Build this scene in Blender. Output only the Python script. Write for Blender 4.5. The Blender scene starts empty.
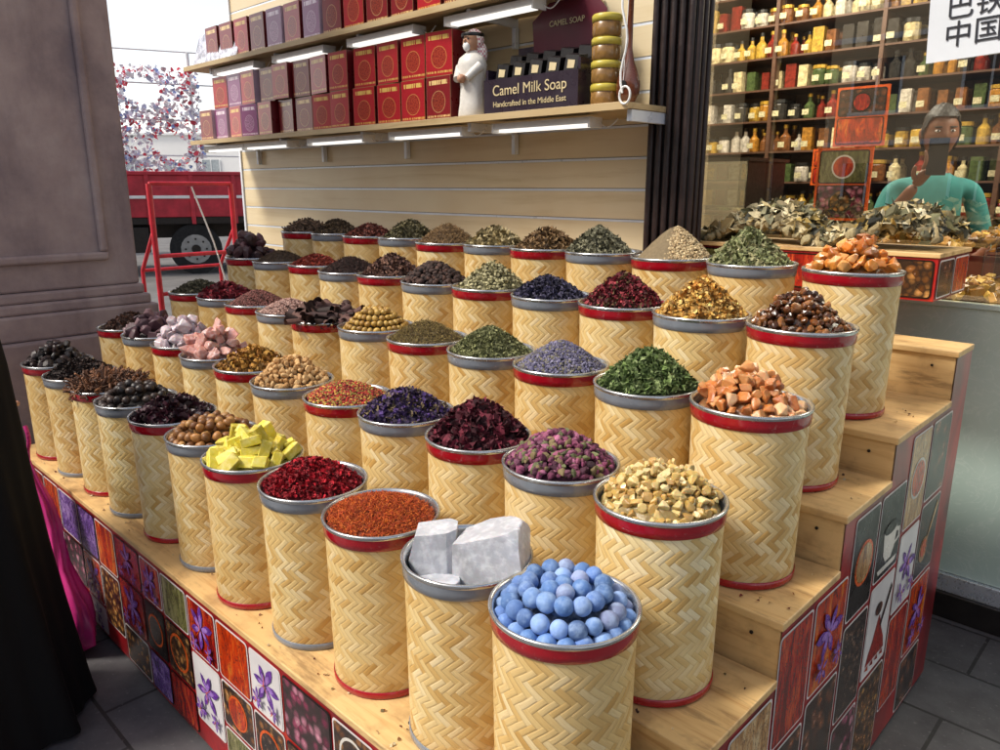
import bpy, bmesh, math, random
import numpy as np
from mathutils import Vector, Matrix
random.seed(4); rng=np.random.default_rng(7)
sc=bpy.context.scene
COL=bpy.context.collection

# ------------------------------------------------------------------ helpers
def lin(h):
    if not isinstance(h,str): return tuple(h[:3])
    h=h.lstrip('#'); o=[]
    for i in (0,2,4):
        c=int(h[i:i+2],16)/255
        o.append(c/12.92 if c<=.04045 else ((c+.055)/1.055)**2.4)
    return tuple(o)
class N:
    def __init__(s,name):
        s.m=bpy.data.materials.new(name); s.m.use_nodes=True
        s.t=s.m.node_tree; s.b=s.t.nodes['Principled BSDF']; s.out=s.t.nodes['Material Output']
    def n(s,ty,**k):
        nd=s.t.nodes.new(ty)
        for a,v in k.items(): setattr(nd,a,v)
        return nd
    def put(s,sock,v):
        if isinstance(v,bpy.types.NodeSocket): s.t.links.new(v,sock)
        elif v is not None:
            if isinstance(v,tuple) and len(v)==3 and sock.type=='RGBA': v=v+(1,)
            sock.default_value=v
    def ma(s,op,a,b=None,c=None,clamp=False):
        nd=s.n('ShaderNodeMath',operation=op,use_clamp=clamp)
        s.put(nd.inputs[0],a)
        if b is not None: s.put(nd.inputs[1],b)
        if c is not None: s.put(nd.inputs[2],c)
        return nd.outputs[0]
    def mix(s,f,a,b,bt='MIX'):
        nd=s.n('ShaderNodeMix',data_type='RGBA',blend_type=bt)
        s.put(nd.inputs[0],f); s.put(nd.inputs[6],a); s.put(nd.inputs[7],b)
        return nd.outputs[2]
    def mixf(s,f,a,b):
        nd=s.n('ShaderNodeMix',data_type='FLOAT')
        s.put(nd.inputs[0],f); s.put(nd.inputs[2],a); s.put(nd.inputs[3],b)
        return nd.outputs[0]
    def coord(s,k='Object'): return s.n('ShaderNodeTexCoord').outputs[k]
    def mapp(s,v,sc_=(1,1,1),rot=(0,0,0),loc=(0,0,0)):
        nd=s.n('ShaderNodeMapping'); s.put(nd.inputs[0],v)
        nd.inputs[1].default_value=loc; nd.inputs[2].default_value=rot; nd.inputs[3].default_value=sc_
        return nd.outputs[0]
    def noise(s,v,scale,det=4,rough=.6,out=0,dist=0):
        nd=s.n('ShaderNodeTexNoise'); s.put(nd.inputs['Vector'],v)
        nd.inputs['Scale'].default_value=scale; nd.inputs['Detail'].default_value=det
        nd.inputs['Roughness'].default_value=rough; nd.inputs['Distortion'].default_value=dist
        return nd.outputs[out]
    def vor(s,v,scale,feat='F1',out='Distance',rnd=1):
        nd=s.n('ShaderNodeTexVoronoi',feature=feat); s.put(nd.inputs['Vector'],v)
        nd.inputs['Scale'].default_value=scale; nd.inputs['Randomness'].default_value=rnd
        return nd.outputs[out]
    def ramp(s,f,stops,interp='LINEAR'):
        nd=s.n('ShaderNodeValToRGB'); s.put(nd.inputs[0],f); e=nd.color_ramp.elements
        nd.color_ramp.interpolation=interp
        e[0].position=stops[0][0]; e[0].color=lin(stops[0][1])+(1,)
        e[1].position=stops[-1][0]; e[1].color=lin(stops[-1][1])+(1,)
        for p,c in stops[1:-1]:
            x=e.new(p); x.color=lin(c)+(1,)
        return nd.outputs[0]
    def maprange(s,v,a,b,c=0,d=1):
        nd=s.n('ShaderNodeMapRange'); s.put(nd.inputs[0],v)
        for i,q in enumerate((a,b,c,d)): nd.inputs[i+1].default_value=q
        return nd.outputs[0]
    def bump(s,h,st=.3,dist=.01):
        nd=s.n('ShaderNodeBump'); nd.inputs['Strength'].default_value=st; nd.inputs['Distance'].default_value=dist
        s.put(nd.inputs['Height'],h); s.t.links.new(nd.outputs[0],s.b.inputs['Normal'])
    def set(s,**k):
        for a,v in k.items():
            s.put(s.b.inputs[{'col':'Base Color','rough':'Roughness','metal':'Metallic','sss':'Subsurface Weight','coat':'Coat Weight','spec':'Specular IOR Level','emc':'Emission Color','ems':'Emission Strength','alpha':'Alpha','trans':'Transmission Weight'}[a]],v)
        return s
def mat(name,c,rough=.6,metal=0,nz=8,amt=.25,bump=0,bs=60,coat=0,sss=0,co='Object',em=0):
    k=N(name); c=lin(c); v=k.coord(co)
    f=k.noise(v,nz,5)
    f2=k.maprange(f,.3,.7)
    col=k.mix(f2,tuple(x*(1-amt) for x in c),tuple(min(1,x*(1+amt*.6)) for x in c))
    k.set(col=col,metal=metal,coat=coat,sss=sss)
    k.set(rough=k.maprange(k.noise(v,nz*2.3,3),.3,.7,max(.03,rough-.1),min(1,rough+.1)))
    if bump: k.bump(k.noise(v,bs,5),bump,.004)
    if em: k.set(emc=c,ems=em)
    if sss: k.b.inputs['Subsurface Scale'].default_value=.01
    return k.m

class B:
    def __init__(s): s.v=[];s.f=[];s.m=[];s.uv=[];s.sm=[]
    def add(s,vs,fs,m=0,uvs=None,sm=False):
        o=len(s.v); s.v+= [tuple(x) for x in vs]
        for i,f in enumerate(fs):
            s.f.append([o+j for j in f]); s.m.append(m if not isinstance(m,list) else m[i]); s.sm.append(sm)
            s.uv.append(uvs[i] if uvs else ([(0,0),(1,0),(1,1),(0,1)] if len(f)==4 else [(.5,.5)]*len(f)))
    def box(s,x0,x1,y0,y1,z0,z1,m=0):
        v=[(x0,y0,z0),(x1,y0,z0),(x1,y1,z0),(x0,y1,z0),(x0,y0,z1),(x1,y0,z1),(x1,y1,z1),(x0,y1,z1)]
        s.add(v,[(0,3,2,1),(0,1,5,4),(1,2,6,5),(2,3,7,6),(3,0,4,7),(4,5,6,7)],m)
    def quad(s,a,b,c,d,m=0): s.add([a,b,c,d],[(0,1,2,3)],m)
    def poly(s,pts,m=0): s.add(pts,[tuple(range(len(pts)))],m)
    def cyl(s,p0,p1,r0,r1=None,seg=12,m=0,caps=True):
        r1=r0 if r1 is None else r1
        p0=Vector(p0);p1=Vector(p1);d=(p1-p0).normalized()
        a=d.orthogonal().normalized();b=d.cross(a)
        vs=[];
        for p,r in((p0,r0),(p1,r1)):
            for i in range(seg):
                t=2*math.pi*i/seg; vs.append(p+a*math.cos(t)*r+b*math.sin(t)*r)
        s.add(vs,[(i,(i+1)%seg,seg+(i+1)%seg,seg+i) for i in range(seg)],m,sm=True)
        if caps:
            s.add(vs[:seg],[tuple(reversed(range(seg)))],m); s.add(vs[seg:],[tuple(range(seg))],m)
    def tube(s,pts,r,seg=8,m=0):
        for a,b in zip(pts[:-1],pts[1:]): s.cyl(a,b,r,r,seg,m)
    def lathe(s,prof,c=(0,0,0),seg=24,m=0,sm=True,sq=(1,1)):
        n=len(prof); vs=[];fs=[];ms=[];uvs=[]
        for p in prof:
            for i in range(seg+1):
                t=2*math.pi*i/seg; vs.append((c[0]+p[0]*math.cos(t)*sq[0],c[1]+p[0]*math.sin(t)*sq[1],c[2]+p[1]))
        z0=min(p[1] for p in prof);z1=max(p[1] for p in prof)
        for k in range(n-1):
            for i in range(seg):
                a=k*(seg+1)+i; fs.append((a,a+1,a+seg+2,a+seg+1))
                ms.append(prof[k][2] if len(prof[k])>2 else m)
                va=(prof[k][1]-z0)/(z1-z0+1e-9); vb=(prof[k+1][1]-z0)/(z1-z0+1e-9)
                uvs.append([(i/seg,va),((i+1)/seg,va),((i+1)/seg,vb),(i/seg,vb)])
        s.add(vs,fs,ms,uvs,sm)
    def sphere(s,c,r,seg=16,rings=10,m=0,fn=None):
        if not isinstance(r,tuple): r=(r,r,r)
        vs=[]
        for j in range(rings+1):
            ph=math.pi*j/rings
            for i in range(seg):
                t=2*math.pi*i/seg
                d=(math.sin(ph)*math.cos(t),math.sin(ph)*math.sin(t),math.cos(ph))
                if fn: d=fn(d)
                vs.append((c[0]+d[0]*r[0],c[1]+d[1]*r[1],c[2]+d[2]*r[2]))
        fs=[(j*seg+i,(j+1)*seg+i,(j+1)*seg+(i+1)%seg,j*seg+(i+1)%seg) for j in range(rings) for i in range(seg)]
        s.add(vs,fs,m,sm=True)
    def build(s,name,mats,parent=None,bevel=0,loc=(0,0,0),rot=(0,0,0),mesh_only=False):
        me=bpy.data.meshes.new(name); me.from_pydata(s.v,[],s.f)
        for x in mats: me.materials.append(x)
        me.polygons.foreach_set('material_index',s.m); me.polygons.foreach_set('use_smooth',s.sm)
        ul=me.uv_layers.new(name='UVMap'); flat=[c for f in s.uv for p in f for c in p]
        ul.data.foreach_set('uv',flat); me.update()
        if mesh_only: return me
        o=bpy.data.objects.new(name,me); COL.objects.link(o); o.location=loc; o.rotation_euler=rot
        if parent: o.parent=parent
        if bevel:
            b=o.modifiers.new('bv','BEVEL'); b.width=bevel; b.segments=2; b.limit_method='ANGLE'
        return o
def empty(name,loc=(0,0,0),rot=(0,0,0)):
    o=bpy.data.objects.new(name,None); COL.objects.link(o); o.location=loc; o.rotation_euler=rot; o.empty_display_size=.1
    return o
def text(name,body,loc,rot,size,m,parent=None,align='CENTER'):
    c=bpy.data.curves.new(name,'FONT'); c.body=body; c.size=size; c.align_x=align; c.extrude=.0006
    c.materials.append(m); o=bpy.data.objects.new(name,c); COL.objects.link(o); o.location=loc; o.rotation_euler=rot
    if parent: o.parent=parent
    return o
def npmesh(name,V,T,C,m,smooth=False,parent=None,loc=(0,0,0)):
    me=bpy.data.meshes.new(name); me.vertices.add(len(V)); me.vertices.foreach_set('co',V.astype(np.float32).ravel())
    me.loops.add(T.size); me.loops.foreach_set('vertex_index',T.astype(np.int32).ravel())
    me.polygons.add(len(T)); me.polygons.foreach_set('loop_start',np.arange(0,T.size,3,dtype=np.int32))
    me.update(calc_edges=True)
    me.polygons.foreach_set('use_smooth',np.full(len(T),smooth))
    a=me.color_attributes.new('Col','FLOAT_COLOR','POINT')
    a.data.foreach_set('color',np.hstack([C,np.ones((len(C),1))]).astype(np.float32).ravel())
    me.materials.append(m); me.validate()
    o=bpy.data.objects.new(name,me); COL.objects.link(o); o.location=loc
    if parent: o.parent=parent
    return o

# ------------------------------------------------------------------ materials
def weave():
    k=N('woven_bamboo'); uv=k.coord('UV'); sp=k.n('ShaderNodeSeparateXYZ'); k.put(sp.inputs[0],uv)
    rnd=k.n('ShaderNodeObjectInfo').outputs['Random']
    x=k.ma('MULTIPLY',sp.outputs[0],42.0); y=k.ma('MULTIPLY',sp.outputs[1],21.2)
    wob=k.ma('MULTIPLY_ADD',k.noise(k.coord(),9,2),.9,-.45); y=k.ma('ADD',y,wob)
    a=k.ma('ADD',x,y); b=k.ma('SUBTRACT',x,y)
    i=k.ma('FLOOR',a); j=k.ma('FLOOR',b); fa=k.ma('FRACT',a); fb=k.ma('FRACT',b)
    md=k.ma('FLOORED_MODULO',k.ma('SUBTRACT',i,j),6.0); sel=k.ma('LESS_THAN',md,3.0)
    idd=k.mixf(sel,i,j); cr=k.mixf(sel,fa,fb); al=k.mixf(sel,b,a)
    idd=k.ma('FLOORED_MODULO',idd,42.0)
    cv=k.n('ShaderNodeCombineXYZ'); k.put(cv.inputs[0],idd); k.put(cv.inputs[1],k.ma('MULTIPLY',sel,7.3)); k.put(cv.inputs[2],k.ma('MULTIPLY',rnd,97.0))
    wn=k.n('ShaderNodeTexWhiteNoise',noise_dimensions='3D'); k.put(wn.inputs[0],cv.outputs[0]); r=wn.outputs[0]
    cv2=k.n('ShaderNodeCombineXYZ'); k.put(cv2.inputs[0],k.ma('MULTIPLY',cr,5.0)); k.put(cv2.inputs[1],k.ma('MULTIPLY',al,.35)); k.put(cv2.inputs[2],k.ma('MULTIPLY',idd,3.1))
    gr=k.noise(cv2.outputs[0],1.6,4)
    base=k.ramp(r,[(0,'#c39c58'),(.1,'#d6b676'),(.4,'#e1c88c'),(.8,'#e9d6a2'),(1,'#f0e2b8')])
    base=k.mix(k.maprange(gr,.4,.75,0,.35),base,lin('#bd9452'))
    base=k.mix(k.maprange(k.noise(k.coord(),5,4),.5,.75,0,.35),base,lin('#b98f52'))
    base=k.mix(k.ma('MULTIPLY',sel,.12),base,lin('#c9a05c'))
    ed=k.ma('ABSOLUTE',k.ma('MULTIPLY_ADD',cr,2.0,-1.0))
    line=k.maprange(ed,.86,1,0,.45)
    base=k.mix(line,base,lin('#8a6532'))
    base=k.mix(k.ma('MULTIPLY_ADD',rnd,.35,0.0),base,k.mix(1.0,base,lin('#e2c084'),'MULTIPLY'))
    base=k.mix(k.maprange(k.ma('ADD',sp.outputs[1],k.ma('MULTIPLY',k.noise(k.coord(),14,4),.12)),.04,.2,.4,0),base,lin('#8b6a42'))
    k.set(col=base,rough=k.maprange(gr,.3,.7,.28,.45))
    h=k.ma('SUBTRACT',1.0,k.ma('POWER',ed,4.0)); h=k.ma('ADD',h,k.ma('MULTIPLY',gr,.3))
    k.bump(h,.45,.002)
    return k.m
M_weave=weave()
def band(name,c):
    k=N(name); v=k.coord(); c=lin(c)
    n=k.noise(v,25,6)
    col=k.mix(k.maprange(n,.35,.7,0,.4),c,tuple(x*.6 for x in c))
    col=k.mix(k.maprange(k.noise(v,70,5),.64,.74,0,.35),col,lin('#b9a7a0'))
    k.set(col=col,rough=k.maprange(n,.3,.7,.14,.32),coat=.4); k.bump(k.noise(v,30,3),.15,.003); return k.m
M_redband=band('red_plastic_band','#a00d1e'); M_greyband=band('grey_plastic_band','#7c828a')
M_steel=mat('rim_steel','#c4c6c6',.22,.85,20,.2)
M_inner=mat('barrel_inside','#8d8f90',.4,.6)
def content(name,rough=.8,sss=0,nz=90,amt=.4,dust=None,coat=0,trans=0,df=.6,bs=3):
    k=N(name); at=k.n('ShaderNodeAttribute',attribute_name='Col').outputs['Color']
    v=k.coord(); n=k.noise(v,nz,5)
    col=k.mix(k.maprange(n,.3,.7,amt,0),at,k.mix(1.0,at,(.35,.32,.3),'MULTIPLY'))
    if dust: col=k.mix(k.maprange(k.noise(v,55,5),.45,.65,0,df),col,lin(dust))
    k.set(col=col,rough=rough,sss=sss,coat=coat,trans=trans); k.b.inputs['Subsurface Scale'].default_value=.006
    k.bump(k.noise(v,nz*bs,4),.5,.002); return k.m
M_dry=content('dried_spice'); M_resin=content('tree_resin',.3,.3,60,.3,'#e4cc98',coat=.25,df=.2,trans=.1); M_crystal=content('mineral_crystal',.3,.35,40,.25,'#f2eeee',df=.3)
M_rock=content('alum_rock',.5,.2,28,.35,'#eceef0',df=.4,bs=4)
M_sulph=content('sulphur_lump',.6,.15,50,.3,'#ece7b0',df=.35)
M_blue=content('dusty_blue',.75,.0,60,.35,'#a9c2e2',df=.4); M_waxy=content('dried_fruit_skin',.45,0,70,.45); M_amber=content('amber_resin',.25,.3,60,.45,None,.2)
def wood(name,c1,c2,ax=(1,14,14),rough=.5,spots=True,sc_=3):
    k=N(name); v=k.coord(); w=k.mapp(v,ax)
    n=k.noise(w,sc_,6,.65,dist=.4); n2=k.noise(v,1.7,3)
    col=k.ramp(n,[(.25,c2),(.5,c1),(.8,c1)]); col=k.mix(k.maprange(n2,.4,.7,0,.3),col,k.mix(1.0,col,lin('#d9b98c'),'MULTIPLY'))
    if spots:
        vo=k.vor(v,7); col=k.mix(k.maprange(vo,.03,.06,.75,0),col,lin('#5c3c1c'))
        col=k.mix(k.maprange(k.noise(v,11,6),.5,.7,0,.55),col,lin('#8d6a44'))
        col=k.mix(k.maprange(k.noise(k.mapp(v,(1,6,6)),4,6,.7),.56,.66,0,.55),col,lin('#6e5030'))
    k.set(col=col,rough=rough); k.bump(n,.12,.003); return k.m
M_ply=wood('plywood','#d6b47c','#b68a52'); M_slat=wood('slatwall_maple','#e2d2ae','#d0bb90',(.6,1,9),.3,False,1.6)
M_alu=mat('aluminium','#d6dde6',.3,.7,30,.1); M_groove=mat('aluminium_groove','#e4ebf4',.35,.15,9,.08)
M_shelf=wood('shelf_board','#c3ad82','#a48a5c',spots=False)
M_black=mat('black_lacquer','#141213',.35,0,20,.3); M_dark=mat('dark_metal','#2a2625',.4,.4,20,.3)
M_white=mat('white_plastic','#e8e8e6',.4,0,20,.08); M_paper=mat('paper','#dfe4ea',.8,0,3,.08)
M_skin=mat('skin_brown','#7a4e36',.55,0,30,.15,sss=.1); M_skin2=mat('skin_light','#b98a6c',.55,0,30,.12,sss=.1)
M_hair=mat('black_hair','#15100e',.5,0,60,.4,.6,200); M_teal=mat('teal_shirt','#3a8a88',.85,0,7,.3,.15,40)
M_trouser=mat('dark_trousers','#23242c',.85,0,12,.3)
def fabric(name,c,rough=.85):
    k=N(name); v=k.coord(); c=lin(c)
    w=k.noise(k.mapp(v,(9,9,.7)),3,3)
    k.set(col=k.mix(w,tuple(x*.6 for x in c),tuple(min(1,x*1.3) for x in c)),rough=rough,spec=.25)
    k.bump(k.noise(v,240,3),.2,.001); return k.m
M_abaya=fabric('black_abaya','#060608'); M_pink=mat('pink_bag_plastic','#c02878',.42,0,9,.35,.5,22)
M_redpaint=mat('red_paint','#c81f32',.4,0,14,.3,coat=.2)
M_tyre=mat('tyre_rubber','#1a1a1b',.85); M_glassdark=mat('car_window','#10161a',.08)
M_gold=mat('gold_foil','#c8992e',.3,.5,60,.5,.4,80)
M_lamp=N('tube_lamp').set(emc=(1,.97,.9),ems=1.1,col=(.8,.8,.8)).m

# ------------------------------------------------------------------ protos for scattering
def ico(sub):
    bm=bmesh.new(); bmesh.ops.create_icosphere(bm,subdivisions=sub,radius=.5)
    V=np.array([v.co[:] for v in bm.verts]); T=np.array([[v.index for v in f.verts] for f in bm.faces]); bm.free(); return V,T
ICO2,ICO3,ICO5=ico(2),ico(3),ico(5)
def hull(pts,bev=0.05):
    bm=bmesh.new()
    for p in pts: bm.verts.new(p)
    r=bmesh.ops.convex_hull(bm,input=bm.verts)
    junk=[g for g in r['geom_interior'] if isinstance(g,bmesh.types.BMVert)]
    if junk: bmesh.ops.delete(bm,geom=junk,context='VERTS')
    bmesh.ops.dissolve_limit(bm,angle_limit=.25,verts=bm.verts,edges=bm.edges)
    if bev: bmesh.ops.bevel(bm,geom=list(bm.edges),offset=bev,segments=1,affect='EDGES',clamp_overlap=True)
    bmesh.ops.triangulate(bm,faces=bm.faces); bm.verts.index_update()
    V=np.array([v.co[:] for v in bm.verts]); T=np.array([[v.index for v in f.verts] for f in bm.faces]); bm.free(); return V,T
def rocklump(box,seed):
    r_=np.random.default_rng(seed); V,T=ICO5; V=V*1.6*np.array(box)
    pl=[np.array(d,float) for d in((1,0,0),(-1,0,0),(0,1,0),(0,-1,0),(0,0,1),(0,0,-1))]+[r_.standard_normal(3) for _ in range(5)]
    for q,d in enumerate(pl):
        d=d+r_.normal(0,.16,3); d/=np.linalg.norm(d); ext=np.abs(d)@np.array(box)*.5; c=ext*(r_.uniform(.82,1) if q<6 else r_.uniform(.72,.85)); p=V@d; V=V-np.outer(np.maximum(p-c,0),d)
    n=0
    for f in(7,13,24,45): 
        D_=r_.standard_normal((3,3))*f/1.7; n=n+np.sin(V@D_.T+r_.uniform(0,6,3)).sum(1)/f
    return V*(1+.20*n[:,None]*.6),T
def protos(kind,n=8):
    out=[]
    for i in range(n):
        if kind=='ball':
            V,T=ICO3; d=rng.standard_normal((3,3)); V=V*(1+.02*rng.standard_normal((1,3)))*(1+.015*np.sin(V@d.T*5).sum(1,keepdims=True))
        elif kind=='nut':
            V,T=ICO2; d=rng.standard_normal((3,3)); V=V*(1+.12*np.sin(V@d.T*4).sum(1,keepdims=True)/2); V=V*np.array([1,.9,.85])
        elif kind=='gem':
            p=rng.standard_normal((13,3)); p/=np.linalg.norm(p,axis=1,keepdims=True); p=np.sign(p)*np.abs(p)**.75*.5*rng.uniform(.8,1.1,(13,1))*rng.uniform(.8,1.2,(1,3)); V,T=hull(p,.04)
        elif kind=='chunk':
            V,T=ICO2; V=V.copy()
            for _ in range(7):
                d=rng.standard_normal(3); d/=np.linalg.norm(d); c=rng.uniform(.26,.42); p=V@d; V=V-np.outer(np.maximum(p-c,0),d)*.95
            V=V*rng.uniform(.75,1.25,(1,3))+rng.standard_normal(V.shape)*.012
        elif kind=='slab':
            c=np.array([(x,y,z) for x in(-.6,.6) for y in(-.33,.33) for z in(-.28,.28)])*rng.uniform(.85,1.12,(8,3)); V,T=hull(c,.035)
        elif kind=='bud':
            V,T=ICO2; V=V.copy(); V[:,2]*=1.45; s=1-np.clip(V[:,2],0,1)*.9; V[:,0]*=s*.85; V[:,1]*=s*.85
            a=np.arctan2(V[:,1],V[:,0]); V[:,:2]*=(1+.16*np.sin(3*a+rng.uniform(0,6)))[:,None]
        elif kind=='leaf':
            xs=np.linspace(-.5,.5,4); w=np.array([.03,.2,.17,.02])*rng.uniform(.7,1.5); cv=rng.uniform(-.5,.5); V=[];
            for x_,w_ in zip(xs,w):
                z=cv*x_*x_+rng.uniform(-.05,.05)
                V+=[(x_,-w_,z+w_*.6),(x_,0,z),(x_,w_,z+w_*.5*rng.uniform(-1,1))]
            V=np.array(V); T=[]
            for a in range(3):
                for b in range(2):
                    q=a*3+b; T+=[(q,q+3,q+4),(q,q+4,q+1)]
            T=np.array(T)
        elif kind=='petal':
            V=[(0,0,0)];r=6
            for q in range(r): 
                t=q/r*6.283; V.append((.5*math.cos(t)*rng.uniform(.6,1.1),.4*math.sin(t)*rng.uniform(.6,1.1),rng.uniform(-.18,.22)))
            V=np.array(V); T=np.array([(0,1+q,1+(q+1)%r) for q in range(r)])
        elif kind in('thread','stick','twig'):
            th={'thread':.06,'stick':.1,'twig':.045}[kind]; ns=4; V=[];T=[];b1,b2=rng.uniform(-.18,.18,2)*(1 if kind!='stick' else .25)
            for a in range(ns):
                x_=-.5+a/(ns-1); 
                for q in range(4):
                    t=q*1.5708; V.append((x_,th*math.cos(t)+b1*math.sin(x_*5),th*math.sin(t)+b2*math.cos(x_*5)))
            for a in range(ns-1):
                for q in range(4):
                    p=a*4+q; p2=a*4+(q+1)%4; T+=[(p,p2,p2+4),(p,p2+4,p+4)]
            T+=[(0,2,1),(0,3,2),(12,13,14),(12,14,15)]; V=np.array(V);T=np.array(T)
        elif kind=='bark':
            V=[];T=[];R=rng.uniform(.1,.16); span=rng.uniform(3,5)
            for a in range(4):
                for q in range(8):
                    t=q/7*span; V.append((-.5+a/3,R*math.cos(t)*(1+.1*a*rng.uniform(-.3,.3)),R*math.sin(t)))
            for a in range(3):
                for q in range(7):
                    p=a*8+q; T+=[(p,p+1,p+9),(p,p+9,p+8)]
            V=np.array(V);T=np.array(T)
        elif kind=='curl':
            V=[];T=[];R=.3
            for a in range(9):
                t=a/8*rng.uniform(3.6,4.2)
                for q in(-1,1): V.append((R*math.cos(t),R*math.sin(t),q*.14+.1*math.sin(t)))
            for a in range(8):
                p=a*2; T+=[(p,p+1,p+3),(p,p+3,p+2)]
            V=np.array(V);T=np.array(T)
        out.append((V,T))
    return out
PC={}
def rotm(n,flat=0.0):
    q=rng.standard_normal((n,4)); q[:,1:3]*=(1-flat); q/=np.linalg.norm(q,axis=1,keepdims=True); w,x,y,z=q.T
    return np.stack([1-2*(y*y+z*z),2*(x*y-z*w),2*(x*z+y*w),2*(x*y+z*w),1-2*(x*x+z*z),2*(y*z-x*w),2*(x*z-y*w),2*(y*z+x*w),1-2*(x*x+y*y)],1).reshape(n,3,3)
def scatter(kind,pos,size,pal,flat=0.0,szv=.3,jit=.22):
    if kind not in PC: PC[kind]=protos(kind)
    n=len(pos); R=rotm(n,flat); S=size*(1+szv*rng.uniform(-1,1,n)); pal=np.array([lin(p) for p in pal])
    ci=pal[rng.integers(0,len(pal),n)]*np.clip(1+jit*rng.standard_normal((n,1)),.35,1.7)
    Vs=[];Ts=[];Cs=[];o=0; which=rng.integers(0,len(PC[kind]),n)
    for w,(V,T) in enumerate(PC[kind]):
        ids=np.where(which==w)[0]
        if len(ids)==0: continue
        W=np.einsum('nij,vj->nvi',R[ids]*S[ids,None,None],V)+pos[ids][:,None,:]
        Vs.append(W.reshape(-1,3)); Ts.append((T[None]+(np.arange(len(ids))*len(V))[:,None,None]+o).reshape(-1,3))
        Cs.append(np.repeat(ci[ids],len(V),axis=0)); o+=len(ids)*len(V)
    return np.vstack(Vs),np.vstack(Ts),np.clip(np.vstack(Cs),0,1)
def merge(parts):
    V=[];T=[];C=[];o=0
    for v,t,c in parts: V.append(v);T.append(t+o);C.append(c);o+=len(v)
    return np.vstack(V),np.vstack(T),np.vstack(C)
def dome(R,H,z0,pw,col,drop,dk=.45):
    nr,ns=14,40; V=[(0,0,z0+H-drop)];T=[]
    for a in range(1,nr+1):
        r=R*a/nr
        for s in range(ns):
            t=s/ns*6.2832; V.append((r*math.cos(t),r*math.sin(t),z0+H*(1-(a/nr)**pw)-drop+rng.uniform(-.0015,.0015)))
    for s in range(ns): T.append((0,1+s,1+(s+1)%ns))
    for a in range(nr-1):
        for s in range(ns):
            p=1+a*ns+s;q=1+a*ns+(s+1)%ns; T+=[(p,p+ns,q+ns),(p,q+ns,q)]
    V=np.array(V);return V,np.array(T),np.tile(np.array(lin(col))*dk,(len(V),1))  # colour darkened by dk: painted shade for the gaps between pieces
def darts(R,d,n):
    P=[]
    for _ in range(n*30):
        r=R*math.sqrt(random.random());t=random.random()*6.2832;x,y=r*math.cos(t),r*math.sin(t)
        if all((x-a)**2+(y-b)**2>d*d for a,b in P): P.append((x,y))
        if len(P)>=n: break
    return np.array(P)
def heap(kind,pal,size,H,count=None,pw=1.5,flat=0.,R=.114,z0=.375,layers=1,mess=.35):
    rnd_=kind in('ball','nut') and size>.018
    H*=1.15
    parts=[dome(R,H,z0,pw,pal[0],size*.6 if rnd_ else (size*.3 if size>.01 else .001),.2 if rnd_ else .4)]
    lean=rng.uniform(-.012,.012,2)
    def zz(p): 
        r=np.linalg.norm(p-lean,axis=1)/R; return z0+H*(1-np.clip(r,0,1.05)**pw)
    if rnd_:   # close-packed layers inside the mound outline
        P=[]; d=size*.90; lay=0; z=z0+size*.05
        while z<z0+H+size*.3:
            rr=R*max(0,1-max(0,z-z0-size*.3)/(H+size*.3))**(1/pw)-size*.30
            ox,oy=(lay%2)*d*.5,(lay%2)*d*.29; th=rng.uniform(0,1)
            for a in range(-9,10):
                for b_ in range(-9,10):
                    x=(a+.5*(b_%2))*d+ox; y=b_*d*.866+oy; r_=math.hypot(x,y)
                    if r_<rr: P.append((x*math.cos(th)-y*math.sin(th),x*math.sin(th)+y*math.cos(th),z))
            # a ring of pieces hugging the outline keeps the edge full
            if rr>size:
                nn=int(6.283*rr/d); 
                for q in range(nn): P.append((rr*math.cos(q/nn*6.283),rr*math.sin(q/nn*6.283),z-size*.1))
            z+=size*.72; lay+=1
        Q=[]
        for p in reversed(P):
            if all((p[0]-q[0])**2+(p[1]-q[1])**2+(p[2]-q[2])**2>(size*.8)**2 for q in Q): Q.append(p)
        pos=np.array(Q); pos+=rng.uniform(-.07,.07,pos.shape)*size
        parts.append(scatter(kind,pos,size,pal,flat,.09,.13))
    elif size>.014 and kind in('chunk','gem','slab'):
        for l in range(layers):
            P=darts(R-size*.3,size*.62,count or 400)
            pos=np.column_stack([P,zz(P)+size*(.1+.5*l)*1.0+rng.uniform(-.12,.12,len(P))*size]); 
            if l>0: pos=pos[np.linalg.norm(P,axis=1)<R*.62][::2]
            parts.append(scatter(kind,pos,size,pal,flat,.3,.14))
    else:
        n=count or 1200; r=R*np.sqrt(rng.uniform(0,1,n)); t=rng.uniform(0,6.2832,n); P=np.column_stack([r*np.cos(t),r*np.sin(t)])
        pos=np.column_stack([P,zz(P)+rng.uniform(-.3,1,n)*size*mess])
        parts.append(scatter(kind,pos,size,pal,flat,.35))
    return merge(parts)

# ------------------------------------------------------------------ barrels
def barrel_mesh(nm,bm_):
    b=B()
    b.lathe([(.0,.001,1),(.119,.001,1),(.1215,.004,1),(.1215,.016,1),(.1195,.018,1)],seg=64)
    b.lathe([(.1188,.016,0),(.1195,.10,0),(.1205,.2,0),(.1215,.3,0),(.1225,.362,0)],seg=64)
    b.lathe([(.1225,.352,1),(.1252,.354,1),(.1262,.366,1),(.1268,.378,1)],seg=64)
    b.lathe([(.1268,.378,2),(.1292,.382,2),(.1288,.387,2),(.125,.388,2),(.121,.384,2),(.1185,.375,3),(.118,.30,3),(0.0,.30,3)],seg=64)
    return b.build(nm,[M_weave,bm_,M_steel,M_inner],mesh_only=True)
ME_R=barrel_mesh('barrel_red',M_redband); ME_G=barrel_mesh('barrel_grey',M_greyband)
ROWS=[(.905,.53),(1.2,.635),(1.5,.76),(1.8,.89),(2.1,1.0)]
X0=[-.712,-.72,-.712,-.727,-.742]; SP=.2655
D=lambda *a,**k:(a,k)
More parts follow.
